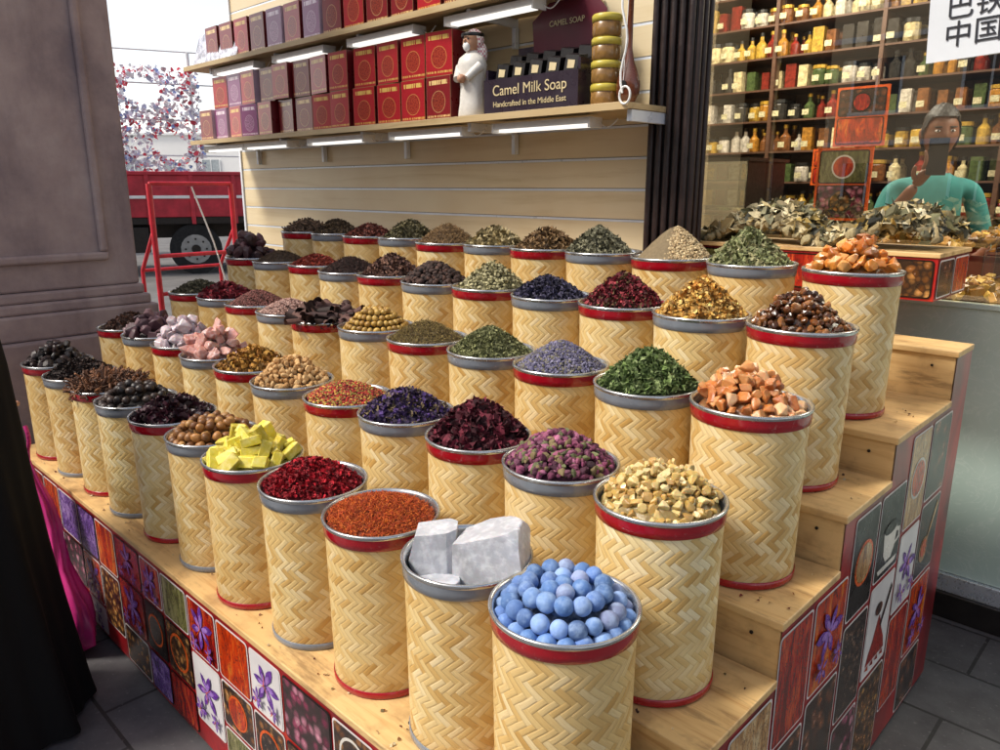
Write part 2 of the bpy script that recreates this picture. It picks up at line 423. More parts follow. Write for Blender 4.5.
S=[
 [ ('camphor_balls',M_blue,1,D('ball',['#5f80b8','#7094cc','#567ab0','#7e9cd0','#8a96bc','#6488c8'],.032,.05,None,2.0)),
   ('alum_crystal',M_rock,0,'ALUM'),
   ('saffron_threads',M_dry,0,D('thread',['#c4561c','#da7426','#a83c14','#b8501c'],.011,.032,4200,1.6,.3)),
   ('dried_cockscomb',M_dry,0,D('petal',['#a3081d','#8a0818','#c01228','#6e0814'],.014,.055,2300,1.6,mess=.6)),
   ('sulphur_sticks',M_sulph,0,D('slab',['#dccb3c','#e6d850','#ccb830'],.042,.035,None,1.8,.4,layers=2)),
   ('dried_limes',M_waxy,1,D('nut',['#a8743c','#8a5a2c','#b8894e','#6e4420','#95673a'],.029,.04,None,1.8)),
   ('dark_plum_slices',M_waxy,0,D('petal',['#3a1c26','#4c2430','#2a141c'],.032,.05,420,1.6)),
   ('black_limes',M_waxy,1,D('nut',['#2c211e','#3a2b25','#1f1716'],.032,.04,None,1.8)),
   ('cinnamon_twigs',M_dry,0,D('twig',['#6e4a34','#84593c','#4f3426'],.07,.03,900,1.6,.6,mess=.2)),
   ('dried_black_leaves',M_dry,0,D('petal',['#2d1f1c','#3e2b24','#201614'],.02,.05,1100)),
   ('tamarind_pods',M_waxy,0,D('chunk',['#241a1a','#332425','#171112'],.036,.055,None,layers=2)) ],
 [ ('pale_resin',M_resin,0,D('gem',['#cfae62','#dcc280','#b8904c','#e2d098','#c8a254'],.02,.05,None,1.8,layers=2)),
   ('rose_buds',M_dry,0,D('bud',['#7d3a5a','#642a46','#9a5c78','#6a6e48','#4a1f34','#7a6a48','#8a4a64'],.0145,.062,900,1.7,mess=.5)),
   ('hibiscus_petals',M_dry,0,D('petal',['#4a0a1c','#5e1024','#360814','#6b1a2e'],.026,.07,900,1.5,mess=.6)),
   ('violet_flowers',M_dry,0,D('petal',['#3a2552','#4a3170','#2a1b3c','#5c4a62','#7b6a4a'],.017,.055,1400,mess=.6)),
   ('mixed_peppercorn',M_dry,0,D('nut',['#a32a24','#b53a2a','#c9a44a','#8a7a34','#7d1b1b'],.0065,.04,2600)),
   ('ginger_chips',M_dry,0,D('chunk',['#c49a64','#d6b07a','#a87c48'],.02,.06,None,layers=2)),
   ('turmeric_curls',M_dry,0,D('curl',['#a8782c','#c0903c','#8a5c20'],.032,.055,420)),
   ('pink_rock_salt',M_crystal,0,D('gem',['#c98d80','#d8a294','#b07468'],.05,.07,None,layers=2)),
   ('white_rock_salt',M_crystal,0,D('gem',['#b8a4aa','#cdbcc0','#a08a92'],.045,.07,None,layers=2)),
   ('dark_rock_salt',M_waxy,0,D('gem',['#4c3038','#5e3f48','#8d7076'],.045,.065,None,layers=2)),
   ('brown_bark_flakes',M_dry,0,D('petal',['#4f3326','#6b4634','#38241c'],.02,.05,1000)) ],
 [ ('frankincense',M_resin,0,D('gem',['#cc7c3c','#da9656','#b0622c','#e4b484'],.028,.06,None,1.7,layers=2)),
   ('green_tea_leaves',M_dry,0,D('leaf',['#5a6e3a','#728a4a','#455829','#869662'],.019,.078,2300,1.35,mess=.5)),
   ('lavender_buds',M_dry,0,D('bud',['#6c6a82','#5a5674','#807c94','#4c4860','#75705e'],.0068,.062,4200,1.5)),
   ('oregano',M_dry,0,D('leaf',['#7a7d50','#949566','#5f623a'],.012,.065,3000,1.4)),
   ('fennel_seeds',M_dry,0,D('thread',['#84703e','#6a5a30','#9c8850','#5a4628'],.012,.05,3000)),
   ('betel_nuts',M_waxy,1,D('nut',['#b08a3c','#9a7430','#c7a252'],.022,.062,None,1.5)),
   ('cinnamon_bark',M_dry,0,D('bark',['#4a3230','#5e4038','#36241f'],.09,.035,110,1.5,.85,mess=.1)),
   ('pink_peppercorn',M_dry,0,D('nut',['#a88478','#8e6a60','#bd9c90'],.007,.045,2200)),
   ('sumac',M_dry,0,D('nut',['#6e4038','#84504a','#553028'],.007,.05,2200)),
   ('dried_chillies',M_dry,0,D('leaf',['#6e1424','#8a1c2c','#4c0e1a'],.03,.05,700)),
   ('grey_herb',M_dry,0,D('leaf',['#5a5644','#6e6a54','#45412f'],.016,.045,1500)) ],
 [ ('brown_myrrh',M_amber,0,D('chunk',['#5c3418','#7a4a22','#44240f','#8d5c2e'],.02,.075,None,1.4,layers=2)),
   ('calendula_flowers',M_dry,0,D('petal',['#d09c48','#e0b45c','#b87e34','#a88448','#ecc878'],.018,.085,1500,1.35,mess=.6)),
   ('rose_petals',M_dry,0,D('petal',['#6c1826','#8d2632','#4c1018','#9c3c44','#6b5a3a'],.017,.08,1700,1.35,mess=.6)),
   ('blue_mallow',M_dry,0,D('petal',['#2c2a40','#3d3a58','#1f1d2e','#55506a'],.016,.055,1500)),
   ('pale_lemongrass',M_dry,0,D('curl',['#a39c74','#8c8660','#bdb68c'],.022,.075,900,1.35)),
   ('star_anise',M_dry,0,D('nut',['#3a2620','#4c332a','#2a1b17'],.0175,.06,520,mess=.4)),
   ('brown_cardamom',M_dry,0,D('leaf',['#6b4c40','#84604e','#503630'],.022,.07,1100)),
   ('clove_buds',M_dry,0,D('thread',['#3a241f','#4c3029','#2c1b18'],.014,.05,2000)),
   ('red_chilli_flakes',M_dry,0,D('petal',['#8d3024','#a8442e','#6b2018'],.012,.045,1600)),
   ('dark_cumin',M_dry,0,D('thread',['#4c3a2a','#5f4934','#382a1f'],.012,.045,1600)),
   ('purple_resin_lumps',M_waxy,0,D('chunk',['#4a2c30','#5e383c','#331d22'],.05,.075,None,layers=2)) ],
 [ ('orange_resin',M_resin,0,D('gem',['#cc7824','#dc8c36','#b46218','#e6a458'],.034,.062,None,1.6,layers=2)),
   ('green_sage',M_dry,0,D('leaf',['#8a9060','#9ca272','#70744c','#a8a47a'],.022,.09,1900,1.2,mess=.5)),
   ('beige_camomile',M_dry,0,D('nut',['#bca47a','#ccb890','#a08864'],.0075,.09,3000,1.25)),
   ('grey_thyme',M_dry,0,D('leaf',['#7a7860','#8f8c70','#5f5c46'],.02,.08,1600,1.3)),
   ('brown_root_chips',M_dry,0,D('leaf',['#7a5e3c','#94754c','#5c452c'],.024,.065,1200)),
   ('pale_bay_leaves',M_dry,0,D('leaf',['#a8986c','#bdae84','#8a7a50'],.03,.055,800)),
   ('brown_cumin',M_dry,0,D('thread',['#8a6c48','#a38458','#6e5436'],.016,.065,1800)),
   ('mint_leaves',M_dry,0,D('leaf',['#6a6244','#7f7752','#504a32'],.022,.07,1200)),
   ('dried_paprika',M_dry,0,D('petal',['#7a4034','#8f5040','#5c2e26'],.018,.05,1000)),
   ('brown_tea',M_dry,0,D('leaf',['#5c4a34','#735d42','#453626'],.02,.06,1100)),
   ('grey_roots',M_dry,0,D('stick',['#6b5442','#80664f','#50402f'],.035,.045,500)) ],
]
for r,(yy,zt) in enumerate(ROWS):
    for i in range(11):
        nm,m,sm,spec=S[r][i]
        root=empty('spice_barrel',(X0[r]-SP*i+random.uniform(-.006,.006),yy+random.uniform(-.012,.012),zt))
        root.rotation_euler=(random.uniform(-.008,.008),random.uniform(-.008,.008),0)
        bo=bpy.data.objects.new('barrel_body',ME_R if i%2==0 else ME_G); COL.objects.link(bo); bo.parent=root
        bo.rotation_euler=(0,0,random.uniform(0,6.28)); s_=random.uniform(.99,1.015); bo.scale=(s_,s_,random.uniform(.99,1.01))
        if spec=='ALUM':
            parts=[]
            for (p,box,sd,rz_) in(((-.058,-.03,.372),(.085,.065,.12),3,.75),((.038,.03,.368),(.135,.10,.125),8,.5),((-.01,-.075,.325),(.07,.05,.06),5,1.),((-.03,.075,.33),(.06,.05,.06),6,.2)):
                V0,T0=rocklump(box,sd); c_,s2=math.cos(rz_),math.sin(rz_); Rz=np.array([[c_,-s2,0],[s2,c_,0],[0,0,1]])
                parts.append((V0@Rz.T+np.array(p),T0,np.tile(np.array(lin('#b9bbc2')),(len(V0),1))))
            V,T,C=merge(parts)
        else:
            a,k=spec; V,T,C=heap(*a,**k)
        npmesh(nm,V,T,C,m,bool(sm),root)

# ------------------------------------------------------------------ photo tile materials
def photo(name,stops,scale,kind='vor'):
    k=N('print_'+name); v=k.coord()
    v=k.mapp(v,(1,1,1),loc=(random.random()*9,random.random()*9,random.random()*9))
    wv=k.n('ShaderNodeVectorMath',operation='ADD'); k.put(wv.inputs[0],v)
    sc2=k.n('ShaderNodeVectorMath',operation='SCALE'); k.put(sc2.inputs[0],k.noise(v,14,2,out=1)); sc2.inputs['Scale'].default_value=.02; k.put(wv.inputs[1],sc2.outputs[0]); v=wv.outputs[0]
    if kind=='vor':
        c=k.vor(v,scale,out='Color'); sp=k.n('ShaderNodeSeparateColor'); k.put(sp.inputs[0],c)
        d=k.vor(v,scale); base=k.ramp(sp.outputs[0],stops); base=k.mix(k.maprange(k.noise(v,scale*3,3),.4,.65,0,.5),base,k.mix(1.0,base,(.4,.35,.3),'MULTIPLY'))
        base=k.mix(k.maprange(d,.0,.16,.35,0),base,(.9,.8,.7)); col=k.mix(k.maprange(d,.22,.62,0,.95),base,(.02,.012,.01))
    else:
        w=k.mapp(v,(1,1,.22),rot=(.6,.4,0)) if kind=='streak' else v
        col=k.ramp(k.noise(w,scale,6,.65,dist=1.2),stops)
        rd=k.ma('ABSOLUTE',k.ma('SUBTRACT',k.noise(w,scale*2.2,4,.6,dist=1.8),.5))
        col=k.mix(k.maprange(rd,.0,.035,.85,0),col,(.03,.012,.01))
    k.set(col=col,rough=.26,coat=.2); return k.m
PM=[photo('nuts',[(0,'#5a3418'),(.5,'#9a6230'),(1,'#d09a58')],42),
    photo('leaves',[(.3,'#2a3016'),(.5,'#6b6a3a'),(.7,'#a8a070')],26,'streak'),
    photo('chilli',[(.3,'#3a0606'),(.5,'#a01a12'),(.68,'#d85a2a')],26,'streak'),
    photo('lavender',[(.3,'#2a1640'),(.5,'#6e4a98'),(.7,'#b898d0')],24,'noise'),
    photo('pepper',[(0,'#241a16'),(.5,'#4a362c'),(1,'#7e5e4a')],62),
    photo('saffron',[(.3,'#5a1206'),(.52,'#c43a10'),(.7,'#e89030')],22,'streak'),
    photo('tan',[(.3,'#6e4a28'),(.5,'#b88a54'),(.7,'#e6cfa0')],28,'streak'),
    photo('rose',[(0,'#5c1030'),(.5,'#98365a'),(1,'#cc8ca0')],36),
    photo('dates',[(0,'#2c140c'),(.55,'#5a2c16'),(1,'#8f5230')],30),None]
k9=N('print_white_paper'); k9.set(col=k9.ramp(k9.noise(k9.coord(),5,3),[(.3,'#c9c5c6'),(.7,'#e4e0de')]),rough=.3); PM[9]=k9.m
M_pwhite=mat('print_border','#dcd5d2',.35,0,9,.1)
def redprint():
    k=N('red_print'); v=k.coord(); n=k.noise(v,2.2,4,dist=1.2); n2=k.noise(v,14,6)
    col=k.ramp(n,[(.3,'#3a0a0e'),(.45,'#7d1016'),(.6,'#a81a1e'),(.75,'#c04028')])
    col=k.mix(k.maprange(n2,.55,.75,0,.35),col,lin('#5a2a24')); k.set(col=col,rough=.3,coat=.1); return k.m
M_red=redprint(); M_purple=mat('print_purple','#6a3a98',.3,0,60,.6); M_orangep=mat('print_orange','#d85a1e',.3,0,30,.4)
M_cup=mat('print_cup','#d8d2c8',.3); M_blk=mat('print_black','#17100e',.3); M_chil=mat('print_powder','#8c1a10',.35,0,90,.8)
M_purpl=mat('print_purple_light','#a078c8',.3,0,60,.4)
TM=PM+[M_pwhite,M_purple,M_orangep,M_cup,M_blk,M_chil,M_purpl]

def tile(b,O,U,Vv,Nn,w,h,pic,emb=None,border=10):
    O=Vector(O);U=Vector(U);Vv=Vector(Vv);Nn=Vector(Nn)
    P=lambda x,y,e:tuple(O+U*x+Vv*y+Nn*e)
    def rr(x0,y0,x1,y1,r,e,m):
        pts=[]
        for cx,cy,a0 in((x1-r,y0+r,-90),(x1-r,y1-r,0),(x0+r,y1-r,90),(x0+r,y0+r,180)):
            for q in range(4):
                t=math.radians(a0+q*30); pts.append(P(cx+r*math.cos(t),cy+r*math.sin(t),e))
        b.poly(pts,m)
    rr(0,0,w,h,.012,.001,border); g=.005
    rr(g,g,w-g,h-g,.009,.0018,pic)
    def flower(cx,cy,s,e):
        ph=random.random()*6
        for q in range(6):
            t=ph+q*math.pi/3+random.uniform(-.2,.2); d=(math.cos(t),math.sin(t)); n_=(-d[1],d[0]); L=s*random.uniform(.75,1.1)
            for sc_,mm,ee in((1,11,0),(.62,16,.0003)):
                pts=[]
                for a,ww in((0,.03),(.3,.13),(.55,.19),(.8,.13),(1,0),(.8,-.13),(.55,-.19),(.3,-.13),(0,-.03)):
                    pts.append(P(cx+L*(d[0]*a*sc_+n_[0]*ww*sc_),cy+L*(d[1]*a*sc_+n_[1]*ww*sc_),e+.0006*q+ee))
                b.poly(pts,mm)
        for q in range(3):
            t=ph+q*2.1+.4; b.poly([P(cx-.0025,cy,e+.005),P(cx+.0025,cy,e+.005),P(cx+s*.6*math.cos(t),cy+s*.6*math.sin(t),e+.005)],12)
    if emb=='flower':
        m_=min(w,h); flower(w*.5,h*.56,m_*.42,.0024)
        flower(w*.27,h*.25,m_*.22,.0076); flower(w*.78,h*.24,m_*.18,.0076)
    if emb=='powder':
        pts=[(.12,.14),(.88,.14),(.8,.28),(.66,.42),(.56,.55),(.5,.62),(.43,.53),(.33,.38),(.2,.26)]
        b.poly([P(w*x,h*y,.0026) for x,y in pts],15)
        b.poly([P(w*x,h*y,.0032) for x,y in((.55,.5),(.6,.45),(.93,.8),(.88,.86))],8)
        b.poly([P(w*(.42+.14*math.cos(t*.6)),h*(.70+.07*math.sin(t*.6)),.0034) for t in range(10)],8)
        for q in range(4): b.poly([P(w*(.1+.2*q),h*.1,.0034),P(w*(.25+.2*q),h*.07,.0034),P(w*(.22+.2*q),h*.14,.0034)],2)
    if emb=='cup':
        b.poly([P(w*x,h*y,.0026) for x,y in((.22,.55),(.28,.28),(.4,.18),(.62,.18),(.72,.28),(.78,.55))],13)
        b.poly([P(w*(.5+.28*math.cos(t/12*6.283)),h*(.56+.07*math.sin(t/12*6.283)),.0032) for t in range(12)],14)
        b.poly([P(w*x,h*y,.0024) for x,y in((.1,.14),(.9,.14),(.84,.08),(.16,.08))],13)
        b.poly([P(w*x,h*y,.0028) for x,y in((.76,.5),(.9,.48),(.92,.34),(.72,.3),(.72,.34),(.86,.37),(.84,.44),(.76,.45))],13)
    if emb=='bowl':
        fill=random.choice([2,5,0,4,15,6]); R_=min(w,h)*.36
        b.poly([P(w*.5+R_*math.cos(t/24*6.283),h*.5+R_*math.sin(t/24*6.283),.0026) for t in range(24)],random.choice([13,14,12]))
        b.poly([P(w*.5+R_*.86*math.cos(t/24*6.283),h*.5+R_*.86*math.sin(t/24*6.283),.0032) for t in range(24)],fill)
    if emb=='spoon':
        b.poly([P(w*(.36+.2*math.cos(t/16*6.283)),h*(.36+.17*math.sin(t/16*6.283)),.0026) for t in range(16)],6)
        b.poly([P(w*x,h*y,.0027) for x,y in((.44,.47),(.5,.42),(.9,.86),(.84,.92))],6)
        b.poly([P(w*(.36+.15*math.cos(t/12*6.283)),h*(.38+.12*math.sin(t/12*6.283)),.0034) for t in range(12)],random.choice([15,5,4]))
# ------------------------------------------------------------------ stall
XE,XL=-.53,-3.57
stall=empty('spice_display_stand')
steps=[(.755,.53),(1.05,.635),(1.35,.76),(1.65,.89),(1.95,1.0),(2.42,1.144),(2.585,1.144)]
b=B()
for k in range(6):
    y0,z=steps[k]; y1=steps[k+1][0]
    b.box(XL,XE,y0+.004,y1+.003,.02,z-.018,0)
    b.box(XL-.004,XE+.008,y0-.006,y1-.008,z-.0179,z,0)
b.build('step_boards',[M_ply],stall,bevel=.0025)
b=B()
b.quad((XL,.7565,.02),(XE,.7565,.02),(XE,.7565,.511),(XL,.7565,.511),0)
b.build('front_print_backing',[M_red],stall)
b=B()
for k in range(6):
    y0,z=steps[k]; y1=steps[k+1][0]
    b.quad((XE+.003,y0+.003,.02),(XE+.003,y1+.003,.02),(XE+.003,y1+.003,z-.0185),(XE+.003,y0+.003,z-.0185),0)
b.build('end_print_backing',[M_red],stall)
b=B()
for k in range(6):
    y0,z=steps[k]
    x=XE-.06
    while x>XL:
        b.cyl((x,y0+.003,z-.05),(x,y0+.0005,z-.05),.004,seg=8); x-=.42
b.build('screws',[M_dark],stall)
parts=[]
for (yy,zt) in ROWS:
    n=260; px=rng.uniform(XL+.05,XE-.01,n); py=rng.uniform(yy-.15,yy+.12,n)
    parts.append(scatter('petal',np.column_stack([px,py,np.full(n,zt+.003)]),.008,['#6e2a22','#7a6a40','#c8b088','#4a3020','#8a5a2c','#d8c8a0'],.8,.5))
V,T,C=merge(parts); npmesh('spilled_spice_crumbs',V,T,C,M_dry,False,stall)
b=B(); x=XE-.012
while x-.2>XL:
    w=random.choice([.15,.17,.2]); z=.495
    while z>.06:
        h=random.choice([.14,.17,.22]); h=min(h,z-.03)
        pic,emb=random.choice([(0,None),(1,None),(2,None),(3,None),(5,'flower'),(4,None),(5,None),(6,'bowl'),(7,None),(8,None),(2,'flower'),(9,'flower'),(9,'powder'),(0,None),(14,'bowl'),(8,'flower'),(12,'flower'),(0,'bowl')])
        if h>.07: tile(b,(x-w,.7555,z-h),(1,0,0),(0,0,1),(0,-1,0),w,h,pic,emb,random.choice([10,10,10,14,14]))
        z-=h+.008
    x-=w+.008
b.build('front_photo_tiles',TM,stall)
b=B(); y=.775; k=0
seq=[(7,None),(14,'cup'),(9,'powder'),(0,None),(6,'bowl'),(9,'flower'),(2,None),(8,None),(4,'spoon'),(5,'flower'),(8,None),(0,None),(14,'bowl'),(4,None)]
cnt=0
while y+.16<2.58:
    w=.165 if k%2 else .185
    top=min([zz for (yy0,zz),nx in zip(steps[:-1],steps[1:]) if nx[0]>y+.005][0],9)-.035
    z=top
    while z>.1:
        h=min(random.choice([.24,.27,.3]),z-.03)
        if h<.09: break
        pic,emb=seq[cnt%len(seq)]; cnt+=1
        tile(b,(XE+.0035,y,z-h),(0,1,0),(0,0,1),(1,0,0),w,h,pic,emb,10)
        z-=h+.012
    y+=w+.012; k+=1
b.build('end_photo_tiles',TM,stall)

# ------------------------------------------------------------------ slat wall + shelves
slat=empty('slatwall_panel')
b=B(); z=1.10; 
while z<3.0:
    b.box(-4.95,-1.66,2.60,2.625,z+.006,z+.116,0); b.box(-4.95,-1.66,2.6015,2.612,z-.0055,z+.0035,1)
    z+=.122
b.box(-4.97,-4.951,2.59,2.66,0,3.1,1)
b.box(-4.95,-1.66,2.627,2.66,0,3.1,2)
b.build('slats',[M_slat,M_groove,M_dark],slat)
shelf=empty('wall_shelf')
b=B()
for z,x1 in((1.86,-1.575),(2.30,-1.95)):
    b.box(-4.92,x1,2.25,2.59,z,z+.02,0); b.box(-4.93,x1+.005,2.243,2.2495,z-.004,z+.022,0)
    x=-4.7
    while x<x1-.1:
        b.box(x,x+.02,2.30,2.59,z-.035,z-.001,1); b.box(x,x+.02,2.57,2.595,z-.12,z-.036,1); x+=.76
b.box(-1.60,-1.58,2.28,2.59,1.82,1.8585,1); b.box(-1.60,-1.58,2.57,2.595,1.74,1.8195,1)
b.build('shelf_boards',[M_shelf,M_groove],shelf,bevel=.001)
for z,xs in((1.86,(-2.02,-2.70,-3.40,-4.1,-4.6)),(2.30,(-2.3,-3.0,-3.7,-4.4))):
    for x in xs:
        t=empty('tube_light_fitting',(x,2.33,z)); b=B()
        b.box(-.24,.24,-.035,.035,-.036,-.013,0); b.box(-.225,.225,-.02,.02,-.047,-.0365,1)
        b.box(-.25,-.2405,-.037,.037,-.05,-.013,0); b.box(.2405,.25,-.037,.037,-.05,-.013,0)
        b.build('housing_and_tube',[M_white,M_lamp],t)
        b=B(); b.tube([(.25+.012*q,.02,-.03-.02*math.sin(q*.5)) for q in range(8)],.0025,6,0); b.build('lamp_cable',[M_white],t)
def boxmat(name,c1,c2,c3):
    k=N(name); uv=k.coord('UV'); sp=k.n('ShaderNodeSeparateXYZ'); k.put(sp.inputs[0],uv); x,y=sp.outputs[0],sp.outputs[1]
    dx=k.ma('SUBTRACT',x,.5); dy=k.ma('MULTIPLY',k.ma('SUBTRACT',y,.42),1.15)
    d=k.ma('SQRT',k.ma('ADD',k.ma('MULTIPLY',dx,dx),k.ma('MULTIPLY',dy,dy)))
    n=k.noise(k.mapp(uv,(12,12,1)),3,5)
    col=k.mix(k.maprange(n,.4,.7,0,.5),lin(c1),tuple(q*.5 for q in lin(c1)))
    col=k.mix(k.ma('MULTIPLY',k.ma('LESS_THAN',d,.27),.85),col,k.mix(k.maprange(k.noise(k.mapp(uv,(9,9,1)),4,3),.42,.55),lin(c3),tuple(q*.4 for q in lin(c1))))
    ring=k.ma('MULTIPLY',k.ma('LESS_THAN',k.ma('ABSOLUTE',k.ma('SUBTRACT',d,.28)),.012),.35); col=k.mix(ring,col,lin(c2))
    tx=k.ma('MULTIPLY',k.ma('LESS_THAN',k.ma('ABSOLUTE',k.ma('SUBTRACT',y,.86)),.05),k.ma('GREATER_THAN',k.noise(k.mapp(uv,(34,2,1)),1,1),.45))
    tx=k.ma('MULTIPLY',tx,k.ma('LESS_THAN',k.ma('ABSOLUTE',dx),.38)); col=k.mix(tx,col,lin(c2))
    tx2=k.ma('MULTIPLY',k.ma('LESS_THAN',k.ma('ABSOLUTE',k.ma('SUBTRACT',y,.09)),.025),k.ma('GREATER_THAN',k.noise(k.mapp(uv,(50,2,1)),1,1),.5)); col=k.mix(tx2,col,lin(c2))
    bd=k.ma('GREATER_THAN',k.ma('MAXIMUM',k.ma('ABSOLUTE',dx),k.ma('ABSOLUTE',k.ma('SUBTRACT',y,.5))),.49); col=k.mix(bd,col,tuple(q*.4 for q in lin(c2)))
    k.set(col=col,rough=.28,coat=.3); return k.m
BM=[boxmat('box_red','#b01e28','#dcb860','#b8502c'),boxmat('box_purple','#8a4478','#e4d0dc','#c890b8'),boxmat('box_maroon','#80181f','#e0c080','#a84a2c')]
M_cardside=mat('card_side','#641119',.35); M_cardpale=mat('card_side_pale','#c5a9b8',.35)
def carton(x,y,z,w,d,h,m,side,rz=0):
    o=empty('incense_box',(x,y,z),(0,0,rz)); b=B(); b.box(-w/2,w/2,0,d,0,h,0)
    b.m=[1,0,1,1,1,1]; b.build('carton',[m,side],o,bevel=.0015)
for lev in range(2):
    for k in range(13):
        x=-2.60-k*.182
        if lev==1 and k==12: continue
        pur=k in(9,11) and lev==0 or k==10 and lev==1
        carton(x+random.uniform(-.008,.008),2.285+random.uniform(0,.03),1.881+lev*.181,.158,.12,.18,BM[1] if pur else BM[random.choice([0,0,2])],M_cardpale if k>8 else M_cardside,random.uniform(-.10,.10))
for k in range(15):
    x=-2.1-k*.18
    carton(x,2.29,2.321,.155,.12,.2,BM[1] if k in(8,10) else BM[2 if k%3 else 0],M_cardpale if k in(8,10) else M_cardside,random.uniform(-.05,.05))
b=B(); M_silver=mat('silver_foil','#b9bcc6',.25,.7,25,.6,.5,40)
for q in range(26):
    x=-4.85+.021*q; b.add([(x,2.27,2.321),(x+.018,2.275,2.321),(x+.018,2.33,2.50),(x-.002,2.33,2.51)],[(0,1,2,3)],0)
b.build('foil_packets',[M_silver])
# figurine
fg=empty('robed_figurine',(-2.42,2.33,1.881)); M_cer=mat('ceramic_white','#dedad2',.25,0,20,.12); M_chk=N('red_white_scarf')
ch=M_chk.n('ShaderNodeTexChecker'); M_chk.put(ch.inputs[0],M_chk.coord()); ch.inputs['Scale'].default_value=110; ch.inputs['Color1'].default_value=lin('#c08088')+(1,); ch.inputs['Color2'].default_value=(.8,.78,.75,1)
M_chk.set(col=ch.outputs[0],rough=.5); M_chk=M_chk.m
b=B()
b.lathe([(0,0),(.062,0),(.068,.01),(.06,.06),(.055,.12),(.062,.17),(.07,.205),(.06,.235),(.03,.255),(.022,.265)],m=0,sq=(1,.8))
b.sphere((0,-.005,.295),(.034,.034,.042),m=1)
def scarf(d): return (d[0]*1.05,d[1]*(1.0 if d[1]>-.2 else .3),d[2])
b.sphere((0,.008,.305),(.046,.044,.045),m=2,fn=scarf)
b.lathe([(.047,.315),(.049,.322),(.047,.329)],(0,.004,0),m=3)
b.cyl((-.06,-.01,.2),(-.03,-.06,.15),.022,.015,m=0); b.cyl((.06,-.01,.2),(.03,-.06,.15),.022,.015,m=0); b.sphere((0,-.062,.15),.018,m=1)
b.sphere((0,.03,.25),(.055,.03,.06),m=2)
b.sphere((0,-.03,.278),(.018,.014,.02),m=4); b.sphere((0,-.04,.298),(.006,.008,.008),m=1)
for sx in(-1,1): b.sphere((sx*.013,-.035,.305),.004,m=3)
b.build('figure',[M_cer,M_skin2,M_chk,M_black,M_white],fg)
# soap display
sb=empty('soap_display_box',(-2.05,2.27,1.881)); M_gtext=mat('gold_print','#d8c69a',.4); M_maroon=mat('maroon_card','#5c1a2c',.4,0,5,.3)
M_bxp=mat('plum_black_card','#2e2430',.3,0,5,.2)
b=B(); b.box(-.24,.24,0,.012,0,.13,0); b.box(-.24,-.228,.0125,.2,0,.17,0); b.box(.228,.24,.0125,.2,0,.17,0); b.box(-.2275,.2275,.19,.2,0,.27,0); b.box(-.2275,.2275,.0125,.1895,.0,.09,0)
for i in range(5):
    for j in range(2):
        x=-.18+i*.088; z=.092; y=.03+j*.075
        b.add([(x-.035,y,z),(x+.03,y,z),(x+.03,y+.06,z),(x-.035,y+.06,z),(x-.02,y+.01,z+.1+j*.04),(x+.04,y+.01,z+.09+j*.04),(x+.04,y+.06,z+.1+j*.04),(x-.02,y+.06,z+.11+j*.04)],[(0,1,5,4),(1,2,6,5),(2,3,7,6),(3,0,4,7),(4,5,6,7)],1)
        b.poly([(x-.012,y+.003,z+.05),(x+.02,y+.003,z+.048),(x+.024,y+.006,z+.075),(x-.01,y+.006,z+.08)],2)
pts=[(-.14,.195,.24),(.2,.195,.24),(.22,.195,.36),(.16,.195,.42),(.05,.195,.45),(-.06,.195,.42),(-.15,.195,.36)]
b.poly([(p[0],.188,p[2]) for p in pts],3); b.poly([(p[0],.189,p[2]) for p in reversed(pts)],3)
b.build('display_tray',[M_bxp,M_black,M_gtext,M_maroon],sb)
text('label_text','Camel Milk Soap',(0,-.002,.068),(math.pi/2,0,0),.056,M_gtext,sb)
text('label_small_text','Handcrafted in the Middle East',(0,-.002,.025),(math.pi/2,0,0),.030,M_gtext,sb)
text('card_text','CAMEL SOAP',(.03,.184,.33),(math.pi/2,0,0),.03,M_gtext,sb)
M_jar=mat('honey_jar','#8d6a3a',.2,0,40,.4); M_lid=mat('yellow_lid','#c9b84c',.35)
for q in range(4):
    o=empty('balm_jar',(-1.74,2.34,1.881+q*.077)); b=B()
    b.lathe([(0,.0,0),(.048,.0,0),(.052,.006,0),(.052,.046,0),(.048,.05,1),(.054,.05,1),(.054,.07,1),(.05,.075,1),(0,.0755,1)],seg=32); b.build('jar_and_lid',[M_jar,M_lid],o)
o=empty('wooden_lute',(-1.635,2.33,1.885)); M_rose=mat('rosewood','#5c2c16',.25,0,12,.4,coat=.4); b=B()
b.lathe([(0,0),(.03,.004),(.045,.03),(.047,.06),(.036,.1),(.02,.14),(.012,.18),(.011,.33),(.016,.34),(.016,.38),(0,.385)],m=0,sq=(1,.6))
for s in(-1,1):
    for z in(.35,.37): b.cyl((0,0,z),(s*.03,0,z),.004,m=1)
b.cyl((0,-.027,.06),(0,-.031,.06),.013,m=1); b.cyl((0,-.031,.03),(0,-.014,.34),.0012,m=2); b.build('lute_body',[M_rose,M_black,M_white],o)
b=B(); P=[(-1.59+.012*math.sin(t*.9),2.235+.004*math.cos(t*.7),2.6-.033*t) for t in range(22)]; b.tube(P,.004,6,0)
P=[(-1.58+.022*math.cos(t*6.283/18),2.235,1.90+.028*math.sin(t*6.283/18)) for t in range(19)]; b.tube(P,.004,6,0); b.build('hanging_cord',[M_white])

col=empty('carved_wooden_column'); M_colw=mat('dark_carved_wood','#2a1a17',.45,0,14,.5,.5,40)
b=B(); b.box(-1.655,-1.475,2.50,2.60,0,3.2,0)
for q in range(5):
    x=-1.638+q*.0365; b.cyl((x,2.495,.3),(x,2.495,3.1),.013,m=1)
for q in range(3):
    y=2.515+q*.035; b.cyl((-1.473,y,.3),(-1.473,y,3.1),.012,m=1)
b.box(-1.67,-1.46,2.48,2.62,0,.28,0); b.build('shaft',[M_black,M_colw],col,bevel=.003)

